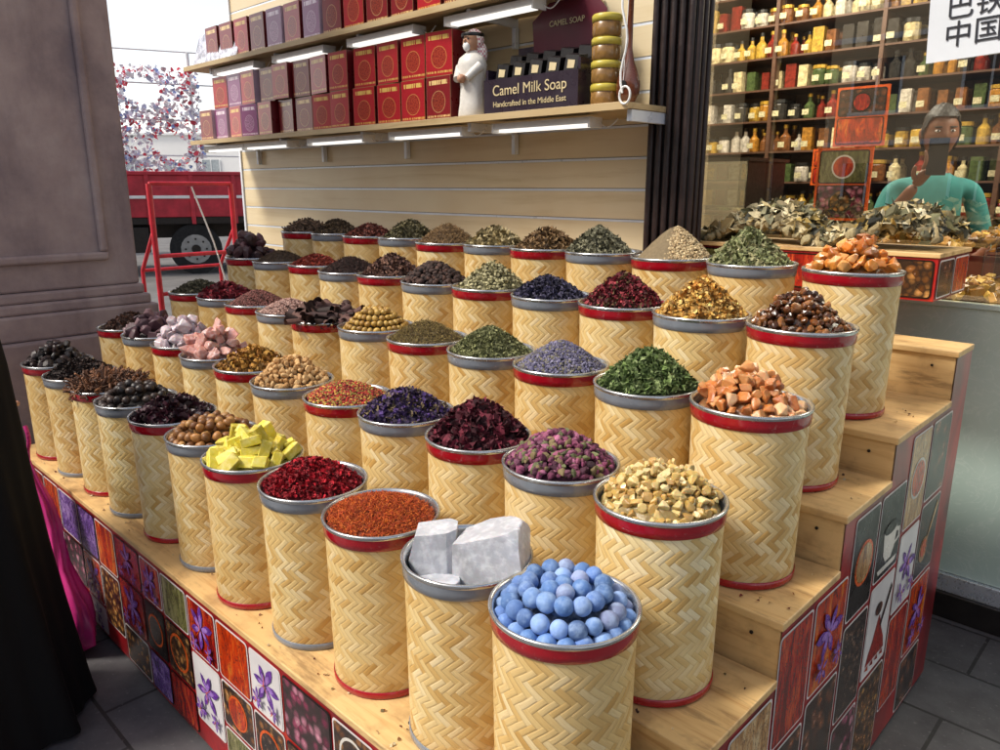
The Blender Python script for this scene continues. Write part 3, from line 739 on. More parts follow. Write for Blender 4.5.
# ------------------------------------------------------------------ rear counter with dried goods
tr=empty('dried_goods_counter')
b=B(); b.box(-1.55,-.66,2.62,2.98,1.25,1.385,0); b.box(-1.5,-1.0,2.66,2.94,0,1.2495,0)
b.box(-1.555,-.655,2.615,2.985,1.3855,1.40,1)
b.build('counter_box',[M_red,M_ply],tr,bevel=.002)
b=B()
for q in range(2): tile(b,(-.6585,2.63+q*.175,1.258),(0,1,0),(0,0,1),(1,0,0),.165,.12,[8,5][q],None,10)
for q in range(5): tile(b,(-1.54+q*.176,2.6185,1.258),(1,0,0),(0,0,1),(0,-1,0),.168,.12,[1,8,2,4,0][q],None,14)
b.build('counter_print',TM,tr)
n=1500; px=rng.uniform(-1.53,-.68,n); py=rng.uniform(2.64,2.97,n); pz=1.405+.12*np.abs(np.sin(px*7+1))*(1-((py-2.8)/.24)**2)+rng.uniform(-.01,.02,n)
v1=scatter('leaf',np.column_stack([px,py,pz]),.055,['#b8a880','#ccbf98','#52503e','#7f7c60','#94845c','#44443a','#beae84','#72704f','#d6ccaa','#a89050'],.4,.35)
n=900; px=rng.uniform(-1.53,-.68,n); py=rng.uniform(2.64,2.97,n); pz=1.40+.115*np.abs(np.sin(px*7+1))*(1-((py-2.8)/.24)**2)
v2=scatter('chunk',np.column_stack([px,py,pz]),.032,['#9a8c68','#6c6a54','#b0a278','#7d6f4e'],.2,.3)
V,T,C=merge([v1,v2]); npmesh('dried_okra_and_lime_slices',V,T,C,M_dry,False,tr)

# ------------------------------------------------------------------ shop front
shop=empty('shop_building'); M_wallp=mat('cream_plaster','#cfc0a0',.8,0,3,.2,.3,30); M_ceil=mat('shop_ceiling','#cfcac0',.8); M_floor=mat('shop_floor','#8a7a68',.3)
b=B()
b.box(-4.95,5,2.665,3.06,3.1,5.6,0)
b.box(-4.95,-1.77,2.70,3.0,0,3.0995,0)
b.box(-5,5,5.6,5.8,0,3.1,0); b.box(-5.0,-4.8,3.0,5.6,0,3.1,0); b.box(5,5.2,3.0,5.8,0,5.6,0)
b.box(-5,5,3.06,5.8,3.1,3.3,1); b.box(-4.8,5,3.0605,5.6,-.05,.14,2)
b.build('walls_and_ceiling',[M_wallp,M_ceil,M_floor],shop)
M_frost=N('frosted_lower_glass'); v=M_frost.coord(); n_=M_frost.noise(v,1.6,3); n2=M_frost.noise(v,7,3,dist=2.5)
cc=M_frost.mix(M_frost.maprange(n_,.3,.7),lin('#a6beb4'),lin('#bfcfc6')); cc=M_frost.mix(M_frost.maprange(M_frost.ma('ABSOLUTE',M_frost.ma('SUBTRACT',n2,.5)),.0,.03,.35,0),cc,lin('#d0dcd4'))
M_frost.set(col=cc,rough=.14,coat=.5); M_frost=M_frost.m
k=N('window_glass'); k.t.nodes.remove(k.b); tp=k.n('ShaderNodeBsdfTransparent'); tp.inputs[0].default_value=(.93,.96,.95,1); gl=k.n('ShaderNodeBsdfGlossy'); gl.inputs['Roughness'].default_value=.005
fr=k.n('ShaderNodeFresnel'); fr.inputs[0].default_value=1.6; ms=k.n('ShaderNodeMixShader'); k.put(ms.inputs[0],k.ma('MULTIPLY_ADD',fr.outputs[0],1.4,.17,clamp=True)); k.put(ms.inputs[1],tp.outputs[0]); k.put(ms.inputs[2],gl.outputs[0]); k.put(k.out.inputs[0],ms.outputs[0]); M_glass=k.m
b=B(); b.quad((-1.76,3.08,1.2),(4.9,3.08,1.2),(4.9,3.08,3.09),(-1.76,3.08,3.09),0); b.build('window_pane',[M_glass],shop)
b=B(); b.box(-1.76,4.9,3.07,3.09,.17,1.18,0); b.build('lower_panel',[M_frost],shop)
b=B(); b.box(-1.76,4.9,3.05,3.11,.1,.168,0); b.box(-1.76,4.9,3.03,3.12,0,.0995,1); b.box(-1.76,4.9,3.062,3.1,1.1805,1.1995,2)
for x in(.9,2.6): b.box(x,x+.05,3.045,3.115,.169,3.09,0)
b.box(-1.76,4.9,3.04,3.05,.06,.075,0)
b.build('window_frame',[M_alu,M_dark,M_frost],shop,bevel=.002)
M_shw=wood('interior_shelf_wood','#5c4030','#3c281c',spots=False); un=empty('shop_shelving')
b=B(); zs=[.5,.75,1.0,1.22,1.42,1.62,1.82,2.02,2.22,2.42,2.62,2.82]
for z in zs: b.box(-4.2,.6,5.1,5.45,z,z+.012,0)
for x in(-4.2,-3.2,-2.42,-1.75,-1.05,-.2,.6): b.box(x-.012,x+.012,5.095,5.455,.14,3.05,0)
b.box(-4.2,.6,5.456,5.47,.14,3.05,0); b.build('shelving_frame',[M_shw],un)
def bottle(k_):
    b=B()
    if k_==0: b.lathe([(0,0),(.03,0),(.032,.01),(.032,.08),(.012,.105),(.012,.13,1),(.015,.13,1),(.015,.15,1),(0,.151,1)],seg=12)
    if k_==1: b.lathe([(0,0),(.04,0),(.042,.01),(.042,.085),(.036,.095,1),(.042,.095,1),(.042,.115,1),(0,.116,1)],seg=12)
    if k_==2: b.box(-.032,.032,-.03,.03,0,.14,0)
    return b
PR=[bottle(i) for i in range(3)]
GM=[mat('jar_'+str(i),c,.2,0,45,.6) for i,c in enumerate(['#a8742a','#c8b88c','#7e2a20','#b8943c','#4a5a34','#c4bcae','#7a4c28','#33302c'])]+[mat('cap_gold','#c8a040',.3,.5),mat('cap_black','#181818',.4),mat('jar_label','#c8bf98',.5,0,90,.6)]
b=B()
for zi,z in enumerate(zs):
    x=-4.15
    while x<.55:
        bay=int((x+4.2)/.5)
        ty=(bay*2+zi)%3; mi=(bay*3+zi*2+int(x*4)%2)%8
        if random.random()<.3: mi=random.choice(range(8))
        if random.random()<.08: x+=random.uniform(.04,.1); continue
        p=PR[ty]; sc_=random.uniform(.8,1.14); jy=random.uniform(-.03,.03)
        for row in range(2):
            b.add([(v_[0]*sc_+x,v_[1]*sc_+5.16+row*.13+jy,v_[2]*sc_+z+.013) for v_ in p.v],[tuple(f_) for f_ in p.f],[mi if q==0 else 8+(mi%2) for q in p.m],sm=False)
        if ty==1 or random.random()<.5: b.quad((x-.022,5.095+jy,z+.035),(x+.022,5.095+jy,z+.035),(x+.022,5.095+jy,z+.07),(x-.022,5.095+jy,z+.07),10)
        x+=(.088 if ty!=0 else .072)*random.uniform(.95,1.15)
b.build('bottles_and_jars',GM,un)
cb=empty('glass_display_cabinet',(-2.28,4.15,.14)); b=B()
b.box(-.5,.2,0,.5,0,1.15,0); b.box(-.5,.2,0,.012,1.151,1.6,1)
for x in(-.5,.19): 
    b.box(x,x+.012,.0125,.5,1.151,1.6,2)
b.box(-.52,.22,-.01,.51,1.601,1.62,2)
for z in(1.2,1.35,1.5):
    b.box(-.48,.17,.1,.45,z-.01,z,2)
    for q in range(8): b.box(-.46+q*.08,-.40+q*.08,.14,.3,z+.001,z+.09,[3,4,5,3][q%4])
b.build('cabinet',[M_shw,M_glass,M_dark,M_gold,GM[2],GM[5]],cb)
for (x,y,z,w,h,pc,em_) in((-1.36,3.65,1.46,.22,.30,7,'bowl'),(-1.56,4.35,1.82,.24,.28,5,None),(-1.9,5.0,1.62,.3,.2,2,None)):
    o=empty('framed_spice_poster',(x,y,z)); b=B(); b.box(-w/2-.012,w/2+.012,.001,.012,-.012,h+.012,0); b.build('frame',[M_orangep],o)
    b=B(); tile(b,(-w/2,0,0),(1,0,0),(0,0,1),(0,-1,0),w,h/2-.004,pc,em_,14); tile(b,(-w/2,0,h/2+.004),(1,0,0),(0,0,1),(0,-1,0),w,h/2-.004,(pc+3)%9,'bowl',14); b.build('print',TM,o)
    b=B(); b.box(-.012,.012,.013,.03,-(z-.15),h,0); b.build('stand_post',[M_dark],o)
gt=empty('wrapped_sweets_table'); b=B(); b.box(-1.35,2.5,3.2,3.95,.14,1.12,0); b.box(-1.35,2.5,3.6,3.95,1.1205,1.3,0); b.build('tables',[M_shw],gt)
M_wrap=content('foil_wrap',.3,0,60,.3,None,.3)
n=3200; px=rng.uniform(-1.33,1.0,n); py=rng.uniform(3.2,3.93,n); pz=np.where(py>3.6,1.33,1.15)+.06*np.abs(np.sin(px*11))+rng.uniform(0,.03,n)
V,T,C=scatter('slab',np.column_stack([px,py,pz]),.038,['#b8862c','#d8b050','#8a5c1c','#5c4420','#a87a34','#6e5a2c','#c8a860'],.2,.3)
npmesh('wrapped_sweets',V,T,C,M_wrap,False,gt)
ps=empty('handwritten_paper_sign',(-.66,3.07,2.03),(0,math.radians(-3),0)); b=B(); b.box(-.24,.34,.0,.002,0,.42,0); b.build('sheet',[M_paper],ps)
M_ink=mat('ink','#20222c',.7)
text('writing','好 朋\n巴铁 友\n中国人进',(-.19,-.003,.225),(math.pi/2,0,0),.088,M_ink,ps,'LEFT')
for x,y in((-2.2,4.2),(0.2,4.3)):
    la=bpy.data.lights.new('shop_ceiling_lamp','AREA'); la.energy=95; la.size=1.2; la.color=(1,.88,.70); lo=bpy.data.objects.new('shop_ceiling_lamp',la); COL.objects.link(lo); lo.location=(x,y,3.05)

# ------------------------------------------------------------------ people
def human(name,loc,rz,skin,top,bottom,hair,height=1.75,arm_r=None,arm_l=None,scarfm=None):
    root=empty(name,loc,(0,0,rz)); s=height/1.75; root.scale=(s,s,s)
    ar=arm_r; al=arm_l
    J=[(0,0,.95,.14,.1),(0,.01,1.1,.125,.09),(0,0,1.28,.145,.1),(0,.01,1.40,.11,.075),(0,.005,1.48,.05,.05),(0,-.008,1.56,.05,.052),
       (-.165,.01,1.40,.052,.055),(*ar[0],.04,.04),(*ar[1],.027,.024),(.165,.01,1.40,.052,.055),(*al[0],.04,.04),(*al[1],.027,.024),
       (-.09,0,.88,.09,.095),(-.1,-.01,.5,.06,.062),(-.1,.02,.1,.042,.045),(-.11,-.12,.04,.04,.03),
       (.09,0,.88,.09,.095),(.1,-.01,.5,.06,.062),(.1,.02,.1,.042,.045),(.11,-.12,.04,.04,.03)]
    E=[(0,1),(1,2),(2,3),(3,4),(4,5),(3,6),(6,7),(7,8),(3,9),(9,10),(10,11),(0,12),(12,13),(13,14),(14,15),(0,16),(16,17),(17,18),(18,19)]
    def skinned(J,E,rootv=0,sub=2):
        me=bpy.data.meshes.new('t'); me.from_pydata([j[:3] for j in J],E,[]); o=bpy.data.objects.new('t',me); COL.objects.link(o)
        o.modifiers.new('s','SKIN'); sv=me.skin_vertices[0].data
        for i,j in enumerate(J): sv[i].radius=(j[3],j[4]); sv[i].use_root=(i==rootv)
        m=o.modifiers.new('u','SUBSURF'); m.levels=sub; m.render_levels=sub
        dg=bpy.context.evaluated_depsgraph_get(); dg.update(); r=bpy.data.meshes.new_from_object(o.evaluated_get(dg)); bpy.data.objects.remove(o); return r
    me=skinned(J,E,0,3); me.materials.clear()
    for m in(skin,top,bottom,M_black): me.materials.append(m)
    for p in me.polygons:
        c=p.center; p.use_smooth=True; mi=1 if c.z>.93 else 2
        if c.z<.075: mi=3
        if c.z>1.475 and abs(c.x)<.09: mi=0
        for e,w in((ar[0],ar[1]),(al[0],al[1])):
            e=Vector(e);w=Vector(w);d=w-e;t=(c-e).dot(d)/d.length_squared
            if t>.1 and t<1.3 and (c-(e+d*t)).length<.075 and (abs(c.x)>.13 or t>.35) and c.y<-.02: mi=0
        p.material_index=mi
    o=bpy.data.objects.new('body',me); COL.objects.link(o); o.parent=root
    for sgn,(e,w) in((-1,ar),(1,al)):
        e=Vector(e);w=Vector(w);d=(w-e).normalized(); side=Vector((0,0,1)).cross(d)
        if side.length<.2: side=Vector((0,1,0))
        side=side.normalized(); nrm=d.cross(side).normalized(); J2=[(*w,.024,.02),(*(w+d*.05),.034,.018),(*(w+d*.085),.034,.017)];E2=[(0,1),(1,2)]
        m2=[skinned(J2,E2,0,2)]
        for q,(off,ln) in enumerate(((-.03,.068),(-.01,.078),(.01,.074),(.029,.058))):
            a=w+d*.085+side*off; b_=a+d*ln*.45+nrm*.008; c_=b_+d*ln*.3+nrm*.02; e_=c_+d*ln*.15+nrm*.022
            m2.append(skinned([(*a,.0095,.0095),(*b_,.009,.009),(*c_,.008,.008),(*e_,.0065,.0065)],[(0,1),(1,2),(2,3)],0,1))
        a=w+d*.03-side*.028; b_=a+d*.03-side*.022+nrm*.01; c_=b_+d*.03-side*.004+nrm*.012
        m2.append(skinned([(*a,.013,.012),(*b_,.011,.011),(*c_,.008,.008)],[(0,1),(1,2)],0,1))
        for x in m2:
            x.materials.clear(); x.materials.append(skin)
            for p in x.polygons: p.use_smooth=True
            h=bpy.data.objects.new('hand_part',x); COL.objects.link(h); h.parent=root
    def hd(d):
        x,y,z=d
        w=1-.28*max(0,-z-.1)-.06*max(0,z)
        x*=w; y*=(1-.12*max(0,-z))
        if y<0:
            y*=1-.10*max(0,1-abs(z-.08)*6)*min(1,abs(x)*3)
            if abs(x)<.16 and -.28<z<.12: y-=.24*(1-abs(x)/.16)*(1-(z+.28)/.4)**.6 if z>-.22 else .1
            if abs(x)<.3 and -.52<z<-.42: y-=.04
            if z<-.8: y-=.1
        return(x,y,z)
    b=B(); hc=(0,-.015,1.645); b.sphere(hc,(.072,.092,.115),40,30,0,hd)
    for sx in(-1,1):
        b.sphere((sx*.029,-.092,1.652),(.0115,.008,.006),12,8,1); b.sphere((sx*.029,-.0985,1.652),(.005,.003,.005),8,6,2)
        b.sphere((sx*.029,-.098,1.668),(.018,.006,.0035),10,6,2); b.sphere((sx*.072,0,1.643),(.012,.02,.03),12,8,0)
    b.sphere((0,-.098,1.590),(.024,.008,.006),12,6,3)
    b.build('head',[skin,M_white,M_hair,mat('lips','#6c382f',.5)],root)
    b=B()
    if scarfm:
        def sf(d):
            x,y,z=d
            if y<-.55 and -.75<z<.55: y=-.55
            return(x,y,z)
        b.sphere((0,.0,1.645),(.096,.105,.135),32,24,0,sf)
        b.lathe([(.098,1.60),(.10,1.54),(.13,1.48),(.2,1.42),(.24,1.34)],m=0,sq=(1,.75))
        b.build('headscarf',[scarfm],root)
    else:
        # scalp cap: a shell just outside the skull, kept only above a slanted hairline
        vs=[];fs=[];idx={}; sg,rg=56,40
        for j in range(rg+1):
            ph=math.pi*j/rg
            for i in range(sg):
                t=2*math.pi*i/sg; x,y,z=math.sin(ph)*math.cos(t),math.sin(ph)*math.sin(t),math.cos(ph)
                k_=1.09+.03*math.sin(x*23)*math.sin(z*17+y*11)+(.05 if z>.5 else 0)
                vs.append((x*.072*k_,-.015+y*.092*k_,1.645+z*.115*k_))
        for j in range(rg):
            for i in range(sg):
                ph=math.pi*(j+.5)/rg;t=2*math.pi*(i+.5)/sg; y,z=math.sin(ph)*math.sin(t),math.cos(ph)
                lim=.52 if y<-.55 else (.52-(y+.55)*1.6 if y<0.05 else -.5)
                if z>max(lim,-.5): fs.append((j*sg+i,(j+1)*sg+i,(j+1)*sg+(i+1)%sg,j*sg+(i+1)%sg))
        b.add(vs,fs,0,sm=True); b.build('hair',[hair],root)
    return root
man=human('man_in_teal_shirt',(-1.09,4.05,.145),math.radians(28),M_skin,M_teal,M_trouser,M_hair,1.80,arm_r=[(-.24,-.10,1.19),(-.13,-.28,1.42)],arm_l=[(.235,-.04,1.16),(.10,-.24,1.08)])
b=B(); b.box(-.115,-.04,-.36,-.35,1.46,1.61,0); b.build('phone',[M_black],man,bevel=.003)
wo=human('woman_in_black_abaya',(-2.52,.31,0),math.radians(225),M_skin2,M_abaya,M_abaya,M_hair,1.63,arm_r=[(-.2,-.02,1.15),(-.1,-.2,1.04)],arm_l=[(.2,-.02,1.15),(.1,-.2,1.02)],scarfm=M_abaya)
prof=[(.33,.015),(.325,.05),(.30,.3),(.275,.6),(.262,.85),(.255,1.05),(.25,1.2),(.235,1.35),(.19,1.45),(.09,1.52)]
vs=[];fs=[];sg=120
for r_,z in prof:
    for i in range(sg):
        t=i/sg*6.2832; fo=1+.075*max(0,1-z/1.3)*math.sin(9*t+1.3*z)+.035*math.sin(17*t+z*3+1)*max(.15,1-z/1.5)
        vs.append((r_*fo*math.cos(t),r_*fo*math.sin(t)*.86,z))
for k in range(len(prof)-1):
    for i in range(sg): fs.append((k*sg+i,k*sg+(i+1)%sg,(k+1)*sg+(i+1)%sg,(k+1)*sg+i))
b=B(); b.add(vs,fs,0,sm=True); b.build('abaya_robe',[M_abaya],wo)
pb=empty('pink_bag',(-2.80,.65,0),(0,0,.1)); vs=[];fs=[]; sg=72
pr=[(.0,.01,0,0),(.10,.01,0,0),(.15,.05,0,0),(.16,.12,0,0),(.14,.19,-.0,.0),(.10,.25,-.01,.0),(.08,.31,-.03,.0),(.07,.36,-.05,.01),(.065,.44,-.08,.02),(.055,.52,-.11,.02),(.04,.6,-.14,.01),(.022,.66,-.16,.01),(.014,.70,-.165,.02)]
for r_,z,ox,oy in pr:
    for i in range(sg):
        t=i/sg*6.2832; fo=1+.10*math.sin(5*t+z*9)+.08*math.sin(11*t-z*14)+.04*math.sin(23*t+z*40)
        vs.append((ox+r_*fo*math.cos(t),oy+r_*fo*math.sin(t)*.5,z))
for k in range(len(pr)-1):
    for i in range(sg): fs.append((k*sg+i,k*sg+(i+1)%sg,(k+1)*sg+(i+1)%sg,(k+1)*sg+i))
b=B(); b.add(vs,fs,0,sm=True); b.tube([(-.165+.03*math.sin(t/3.),.02,.69+.012*t) for t in range(9)],.007,8,0)
b.build('bag_body',[M_pink],pb)

# ------------------------------------------------------------------ stone pier
k=N('mauve_stone'); v=k.coord(); n_=k.noise(v,2.5,7,.65); n2=k.noise(k.mapp(v,(1,1,.25)),6,5)
cc=k.ramp(n_,[(.3,'#857578'),(.5,'#a4918f'),(.7,'#b6a5a2')]); cc=k.mix(k.maprange(n2,.5,.75,0,.55),cc,lin('#6a5a60')); k.set(col=cc,rough=.7); k.bump(k.noise(v,30,7),.35,.01); M_stone=k.m
pier=empty('stone_pier'); b=B()
b.box(-4.75,-4.03,.05,1.50,1.12,4.4,0); b.box(-4.80,-3.97,-.0,1.56,.9,1.02,0); b.box(-4.78,-3.99,.02,1.535,1.0205,1.07,0); b.box(-4.77,-4.01,.035,1.515,1.0705,1.1195,0); b.box(-4.83,-3.94,-.05,1.60,0,.8995,0)
b.box(-4.031,-4.0,.2,1.36,1.25,1.29,0); b.box(-4.031,-4.0,.2,.24,1.2905,4.2,0); b.box(-4.031,-4.0,1.32,1.36,1.2905,4.2,0)
b.build('pier_blocks',[M_stone],pier,bevel=.012)

# ------------------------------------------------------------------ ground, street
def paving():
    k=N('paving_slabs'); v=k.coord(); br=k.n('ShaderNodeTexBrick'); k.put(br.inputs['Vector'],v); br.offset=.5
    br.inputs['Scale'].default_value=1; br.inputs['Brick Width'].default_value=.42; br.inputs['Row Height'].default_value=.3; br.inputs['Mortar Size'].default_value=.006
    br.inputs['Color1'].default_value=lin('#5c5a5c')+(1,); br.inputs['Color2'].default_value=lin('#4c4a4d')+(1,); br.inputs['Mortar'].default_value=lin('#262425')+(1,)
    n_=k.noise(v,7,7); col=k.mix(k.maprange(n_,.4,.7,0,.55),br.outputs[0],lin('#3a3738')); col=k.mix(k.maprange(k.noise(v,60,5),.6,.7,0,.4),col,lin('#8a8684'))
    k.set(col=col,rough=k.maprange(n_,.3,.7,.45,.75)); k.bump(k.ma('ADD',k.ma('MULTIPLY',br.outputs[1],-1.0),k.ma('MULTIPLY',k.noise(v,50,5),.3)),.4,.004); return k.m
M_asph=mat('asphalt','#6a6866',.85,0,2,.3,.5,120)
b=B(); b.quad((-300,-300,-.13),(300,-300,-.13),(300,300,-.13),(-300,300,-.13)); b.build('ground',[M_asph])
b=B(); b.box(-9,7,-3.2,3.0295,-.128,0); b.build('pavement',[paving()])
b=B(); b.box(-9.15,7.15,-3.35,-3.2005,-.128,.004); b.box(-9.15,-9.0005,-3.2,3.4,-.128,.004); b.build('kerb',[mat('kerb_stone','#8f8b84',.8)],bevel=.01)
b=B()
for q in range(12): b.box(-30+q*5,-28+q*5,-7.3,-7.18,-.129,-.125)
b.build('road_marking',[mat('road_paint','#c8c8c4',.7)])
ang=math.atan2(.91,.416)
tk=empty('red_flatbed_truck',(-15.2,7.0,-.13),(0,0,ang)); b=B(); M_tred=mat('truck_red','#b82838',.5,0,4,.35); M_hub=mat('wheel_hub','#9a9a98',.5,.3)
b.box(-4.2,3.2,-.05,2.3,1.0,1.14,1)
for y in(-.08,2.28):
    b.box(-4.2,3.2,y,y+.05,1.1405,1.95,0)
    for q in range(10): b.box(-4.18+q*.8,-4.1+q*.8,y-.04,y-.0005,1.0,1.97,0)
    b.box(-4.22,3.22,y-.05,y+.06,1.9505,2.02,0); b.box(-4.2,3.2,y-.03,y-.001,1.5,1.56,2)
b.box(-4.2,3.2,.6,.8,.7,.9995,1); b.box(-4.2,3.2,1.5,1.7,.7,.9995,1); b.box(-2.6,-1.0,-.02,.25,.45,.95,1); b.box(3.2,3.26,0,2.3,.55,.9,2)
for x in(-5.2,-.15,1.2):
    for y in(-.02,1.95):
        b.cyl((x,y,.5),(x,y+.3,.5),.5,seg=32,m=3); b.cyl((x,y-.01,.5),(x,y+.31,.5),.29,seg=20,m=4); b.cyl((x,y-.05,.5),(x,y-.011,.5),.09,seg=12,m=1)
        for q in range(8): b.cyl((x+.2*math.cos(q*.785),y-.03,.5+.2*math.sin(q*.785)),(x+.2*math.cos(q*.785),y-.0105,.5+.2*math.sin(q*.785)),.022,seg=6,m=1)
cabp=[(-4.35,.6),(-6.2,.6),(-6.3,1.4),(-6.0,2.55),(-4.6,2.65),(-4.35,2.6)]
n0=len(cabp); vv=[(x,0.0,z) for x,z in cabp]+[(x,2.25,z) for x,z in cabp]
b.add(vv,[tuple(range(n0)),tuple(reversed(range(n0,2*n0)))]+[(i,n0+i,n0+(i+1)%n0,(i+1)%n0) for i in range(n0)],0)
b.quad((-5.9,-.006,1.5),(-4.7,-.006,1.5),(-4.75,-.006,2.35),(-5.75,-.006,2.35),5); b.quad((-6.27,.15,1.6),(-6.27,2.1,1.6),(-6.07,2.1,2.4),(-6.07,.15,2.4),5)
b.build('truck_body',[M_tred,M_dark,M_white,M_tyre,M_hub,M_glassdark],tk,bevel=.01)
tl=empty('red_hand_trolley',(-5.5,2.18,0)); b=B()
for y in(0,.6):
    b.tube([(0,y,.1),(0,y,1.62)],.02,10); b.tube([(-.28,y,.1),(-.28,y,1.0),(0,y,1.3)],.014,10); b.tube([(0,y,.12),(-.28,y,.12)],.017,10)
    b.cyl((-.02,y-.03,.09),(-.02,y+.03,.09),.09,m=1,seg=20); b.cyl((-.28,y-.02,.06),(-.28,y+.02,.06),.06,m=1,seg=20)
for z in(1.62,1.12,.85,.5,.12): b.tube([(0,0,z),(0,.6,z)],.015,10)
for y in(.12,.2,.4,.48): b.tube([(0,y,.12),(0,y,.85)],.009,8)
b.tube([(-.28,0,1.0),(-.28,.6,1.0)],.012,8); b.box(-.28,0,.02,.58,.13,.14)
b.tube([(0,.3,1.6),(0.02,.42,1.2),(.02,.5,.85)],.006,6,2)
b.build('trolley_frame',[M_redpaint,M_tyre,M_white],tl)
rk=empty('market_goods_rack',(-21,8.6,0),(0,0,math.radians(68))); b=B()
for x in(-3,-1,1,3): b.cyl((x,0,-.13),(x,0,5),.04,m=0)
for z in(1.5,2.4,3.3,4.2,5): b.cyl((-3,0,z),(3,0,z),.02,m=0)
b.build('rack_frame',[M_white],rk)
n=3600; pos=np.column_stack([rng.uniform(-3,1.2,n),rng.uniform(-.3,.2,n),rng.uniform(1.2,4.6,n)])
keep=np.sin(pos[:,0]*3.1+pos[:,2]*1.3)+np.sin(pos[:,2]*4.3-pos[:,0])*.8>-1.0; pos=pos[keep]
V,T,C=scatter('petal',pos,.15,['#f0eef0','#f4f2f4','#f05868','#f0ecf4','#9ab0e0','#f4d0d8','#f6f4f8','#e04858','#d4d8f0','#f0e8f4','#f6f6f8'],.2,.4)
M_cloth=content('market_cloth',.8,0,3,.0)
npmesh('hanging_goods',V,T,C,M_cloth,False,rk)
def building(name,x,y,rz,w,d,h,c,fl=4,win=True):
    o=empty(name,(x,y,0),(0,0,rz)); b=B(); b.box(-w/2,w/2,0,d,-.128,h,0); nw=int(w/3)
    for f_ in range(fl):
        zb=.8+f_*h/fl; hh=h/fl*.5
        for q in range(nw):
            xx=-w/2+1+q*3; b.box(xx,xx+1.3,-.02,-.004,zb,zb+hh,1); b.box(xx-.1,xx+1.4,-.12,-.0205,zb-.12,zb-.001,2)
            b.box(xx-.08,xx-.001,-.06,-.0205,zb,zb+hh,2); b.box(xx+1.301,xx+1.38,-.06,-.0205,zb,zb+hh,2); b.box(xx+.62,xx+.68,-.04,-.0205,zb,zb+hh,2)
        b.box(-w/2-.05,w/2+.05,-.15,-.001,(f_+1)*h/fl-.2,(f_+1)*h/fl-.05,2)
    b.build('facade',[mat(name+'_wall',c,.85,0,.4,.08),mat(name+'_window','#a5adb0',.2) if win else M_glassdark,M_white],o)
building('pale_stucco_building',-62,24,math.radians(42),70,8,5.6,'#f2f0ec',1)
building('sandstone_arcade_building',-4,-19,math.pi,60,8,9,'#d8bd96',3,False)
def car(name,x,y,rz,paint):
    o=empty(name,(x,y,-.13),(0,0,rz)); b=B()
    low=[(-2.2,.35),(-2.25,.62),(-2.15,.85),(-1.1,.98),(1.5,1.0),(2.1,.92),(2.2,.6),(2.15,.35)]
    n0=len(low); ya,yb=-.88,.88
    vv=[(px_,ya,pz_) for px_,pz_ in low]+[(px_,yb,pz_) for px_,pz_ in low]
    b.add(vv,[tuple(range(n0)),tuple(reversed(range(n0,2*n0)))]+[(i,n0+i,n0+(i+1)%n0,(i+1)%n0) for i in range(n0)],0)
    c0=[(-1.25,.97,.8),(-.45,1.42,.62),(.75,1.44,.62),(1.65,1.0,.8)]
    vv=[(a,-w,z) for a,z,w in c0]+[(a,w,z) for a,z,w in c0]
    b.add(vv,[(0,1,2,3),(7,6,5,4),(0,4,5,1),(2,6,7,3)],1); b.add(vv,[(1,5,6,2)],0)
    for w in(-1,1):
        for xa in(-.4,.2,.8): b.cyl((xa,w*.66,1.42),(xa*1.1,w*.79,1.0),.03,m=0,seg=6)
        for xx in(-1.4,1.4): b.cyl((xx,w*.72,.33),(xx,w*.9,.33),.33,seg=28,m=2); b.cyl((xx,w*.8,.33),(xx,w*.905,.33),.2,seg=16,m=3)
        b.box(-2.26,-2.2,w*.7-.15,w*.7+.15,.6,.75,3); b.box(2.17,2.22,w*.7-.15,w*.7+.15,.65,.8,4)
        b.box(-.75,-.6,w*.95-.06,w*.95+.06,.98,1.1,0)
    b.build('car_body',[paint,M_glassdark,M_tyre,M_alu,M_redpaint],o,bevel=.05)
M_cw=mat('white_car_paint','#dcdcda',.2,0,3,.05,coat=.8); M_cb=mat('silver_car_paint','#9fb0bc',.25,.4,3,.05,coat=.8)
car('parked_car',-4.3,-5.2,.03,M_cw); car('parked_car',-9.6,-5.3,0,M_cb); car('parked_car',1.2,-5.3,0,M_cb)

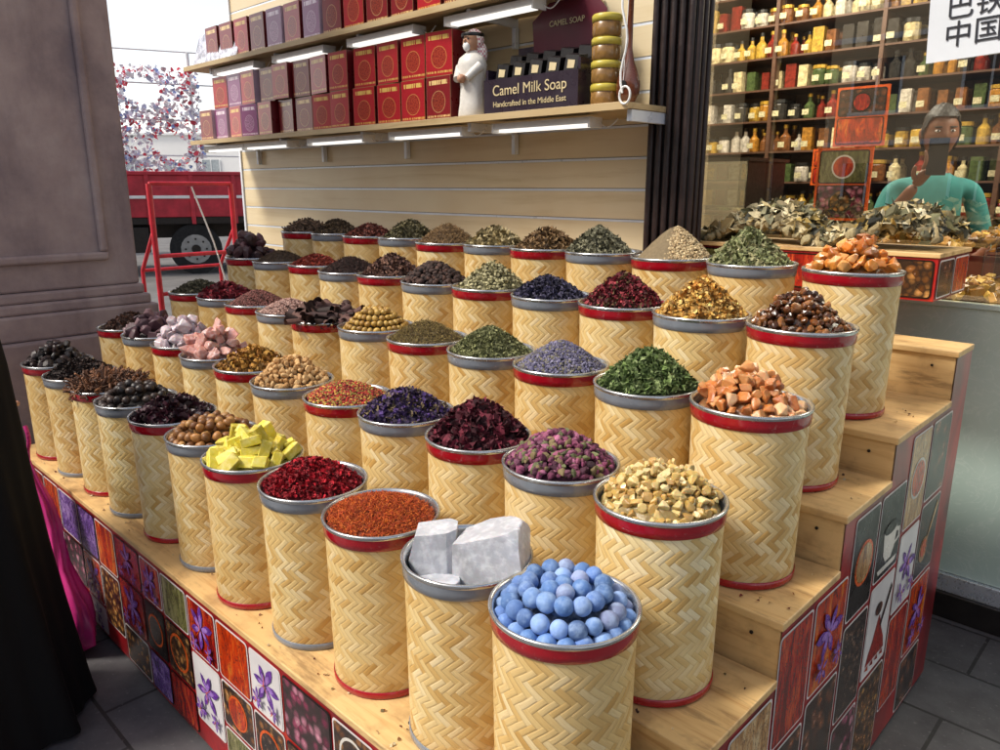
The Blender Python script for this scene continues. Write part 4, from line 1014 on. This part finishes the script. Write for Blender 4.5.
# ------------------------------------------------------------------ world, sun, camera
w=bpy.data.worlds.new('World'); sc.world=w; w.use_nodes=True; nt=w.node_tree; bg=nt.nodes['Background']
sky=nt.nodes.new('ShaderNodeTexSky'); sky.sky_type='NISHITA'; sky.sun_disc=False; sky.sun_elevation=math.radians(49); sky.sun_rotation=math.radians(212); sky.dust_density=4; sky.air_density=1.0; sky.ozone_density=.6
# white glow added to the sky colour near the horizon, brightens the scene
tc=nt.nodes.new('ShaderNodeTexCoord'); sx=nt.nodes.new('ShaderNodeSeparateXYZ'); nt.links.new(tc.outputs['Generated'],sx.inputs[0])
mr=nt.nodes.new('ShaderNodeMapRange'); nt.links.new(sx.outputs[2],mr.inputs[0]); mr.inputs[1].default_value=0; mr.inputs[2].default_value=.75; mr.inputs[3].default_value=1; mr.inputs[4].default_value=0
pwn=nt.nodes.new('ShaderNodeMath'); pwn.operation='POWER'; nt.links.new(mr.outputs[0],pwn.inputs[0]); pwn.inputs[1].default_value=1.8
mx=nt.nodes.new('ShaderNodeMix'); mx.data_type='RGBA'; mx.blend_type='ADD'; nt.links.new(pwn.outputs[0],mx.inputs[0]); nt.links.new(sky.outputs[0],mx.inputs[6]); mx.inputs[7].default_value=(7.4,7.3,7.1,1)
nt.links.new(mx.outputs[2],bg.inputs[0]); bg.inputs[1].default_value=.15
su=bpy.data.lights.new('sun','SUN'); su.energy=3.7; su.angle=math.radians(12); su.color=(1,.95,.86); so=bpy.data.objects.new('sun',su); COL.objects.link(so)
d=Vector((-.42,-.66,.90)); so.rotation_euler=d.to_track_quat('Z','Y').to_euler()
cam=bpy.data.cameras.new('camera'); co=bpy.data.objects.new('camera',cam); COL.objects.link(co); sc.camera=co
cam.sensor_width=36; cam.lens=27.2; cam.clip_end=1000; cam.clip_start=.05
p=math.radians(14); co.location=(0,0,1.6); co.rotation_euler=Vector((-.696*math.cos(p),.718*math.cos(p),-math.sin(p))).to_track_quat('-Z','Y').to_euler()
sc.view_settings.view_transform='Standard'; sc.view_settings.look='None'; sc.view_settings.exposure=0
